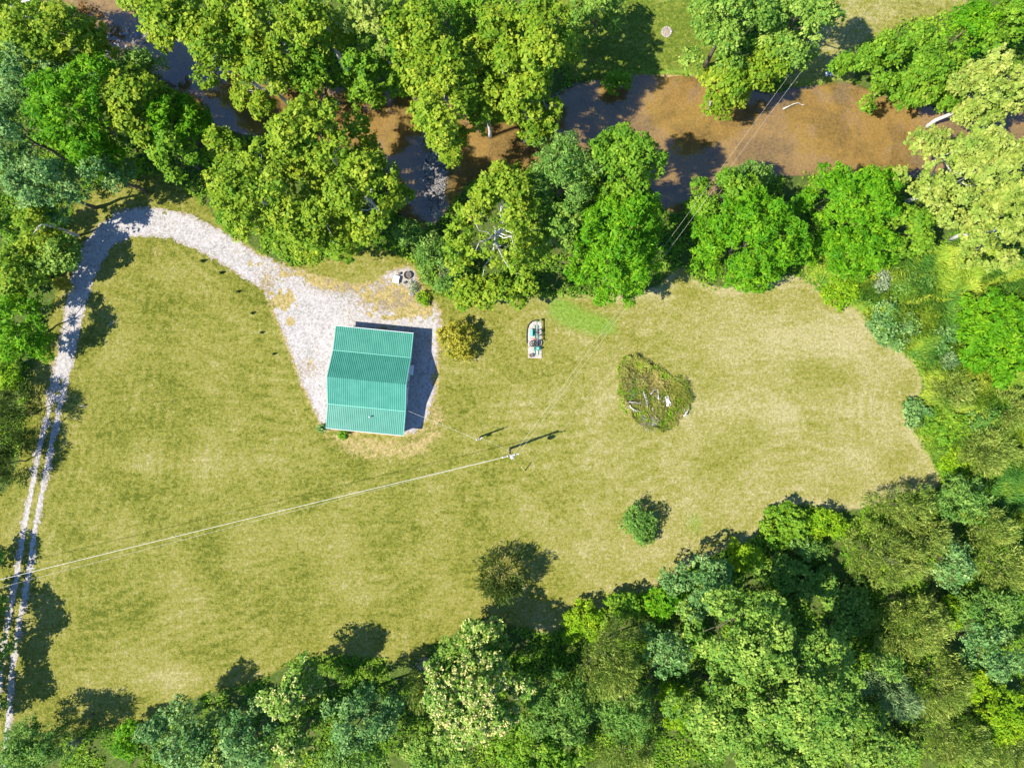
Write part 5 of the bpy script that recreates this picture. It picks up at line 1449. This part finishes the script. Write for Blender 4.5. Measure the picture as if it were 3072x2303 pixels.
# ------------------------------------------------------------------ poles and wires
def pole(px, py, h, r_):
    x_, y_, _ = place(px, py)
    return empty('utility_pole', (x_, y_, 0)), x_, y_
P1, p1x, p1y = pole(1530, 1345, 8.8, .16)
tag(P1, 'tall wooden utility pole with a crossarm and transformer on the lawn', 'utility pole')
MB().tube([(0, 0, -0.3), (0, 0, 4), (0, 0, 8.8)], [0.19, 0.16, 0.13], 10).build('post', M_WOOD, P1)
ca = MB().box((0.10, -.12, 8.35), (2.3, 0.10, 0.13), R(12), .01).build('crossarm', M_STEEL, P1)
for t in (-1.05, -0.4, 0.5, 1.05):
    MB().lathe((0.10 + t * math.cos(R(12)), -.12 + t * math.sin(R(12)), 8.41), [(0.05, 0), (0.11, .04), (.06, .1), (.10, .14), (.04, .24)], 8).build('insulator', M_WHITE, ca)
tf = MB().lathe((0.30, -0.42, 6.7), [(0.26, 0), (0.28, .04), (0.28, .78), (0.24, .84), (.05, .88)], 14).build('transformer', M_STEEL, P1)
for a in (-.1, .1):
    MB().lathe((0.30 + a, -0.42, 7.55), [(0.05, 0), (.06, .06), (.03, .22)], 8).build('bushing', M_WHITE, tf)
MB().box((0.12, -0.2, 7.1), (0.16, 0.3, 0.12)).build('bracket', M_DARK, P1)
P2, p2x, p2y = pole(1442, 1309, 4.3, .12)
tag(P2, 'short wooden service pole with a meter box near the barn', 'utility pole')
MB().tube([(0, 0, -0.3), (0, 0, 4.2)], [0.14, 0.11], 10).build('post', M_WOOD, P2)
mbx = MB().box((-0.06, -0.22, 1.5), (0.32, 0.2, 0.5), 0, .02).build('meter_box', M_STEEL, P2)
MB().lathe((-0.06, -0.34, 1.5), [(0.09, 0), (0.09, .08)], 10).build('meter', M_GLASS, mbx)
MB().box((0, 0, 4.15), (0.9, 0.08, 0.1), R(25), .01).build('crossarm', M_STEEL, P2)
for t in (-.38, .38):
    MB().lathe((t * math.cos(R(25)), t * math.sin(R(25)), 4.2), [(0.05, 0), (.09, .05), (.04, .18)], 8).build('insulator', M_WHITE, P2)
def wire(label, a, b, sag, r_, n=24, group='overhead wires'):
    a, b = Vector(a), Vector(b)
    pts = []
    for i in range(n + 1):
        t = i / n
        p = a.lerp(b, t); p.z -= 4 * sag * t * (1 - t); pts.append(p)
    o = MB().tube(pts, r_, 5).build('overhead_wire', M_WIRE)
    return tag(o, label, 'wire', group)
def top(dx, dy, z): return (p1x + dx, p1y + dy, z)
lx, ly = W(-260, 1802, 8.4)
wire('thick pale wire running west from the tall pole over the lawn and drive', top(-0.25, -.2, 8.6), (lx, ly, 8.6), 1.0, 0.030, 40)
lx2, ly2 = W(-260, 1830, 7.6)
wire('thin lower wire running west beside the thick pale wire', top(-0.9, -.36, 8.55), (lx2, ly2, 7.6), 1.0, 0.010, 40)
nx_, ny_ = W(2610, -90, 9)
wire('left of the two wires crossing the creek north-east of the pole', top(0.45, 0.0, 8.6), (nx_ - .35, ny_ + .2, 9.2), 1.1, 0.011, 44)
wire('right of the two wires crossing the creek north-east of the pole', top(1.1, 0.12, 8.6), (nx_ + .75, ny_ - .25, 9.2), 1.2, 0.011, 44)
wire('slack service wire from the short pole to the east wall of the barn', (p2x - .3, p2y - .1, 4.1), (*W(1224, 1232, 2.6), 2.75), 0.25, 0.014, 16)
wire('service wire between the tall pole and the short service pole', top(0.2, 0.1, 6.6), (p2x + .3, p2y + .15, 4.25), 0.25, 0.010, 16)
gx_, gy_, _ = place(1575, 1412)
guy = tag(empty('guy_wire', (gx_, gy_, 0)), 'pole guy wire with a yellow guard anchored in the lawn', 'guy wire')
tp = Vector(top(0, 0, 7.6)) - Vector((gx_, gy_, 0))
MB().tube([(0, 0, -0.05), tp], 0.012, 5).build('cable', M_STEEL, guy)
MB().tube([tp * 0.01, tp * 0.24], 0.06, 7).build('guard', M_YELLOW, guy)
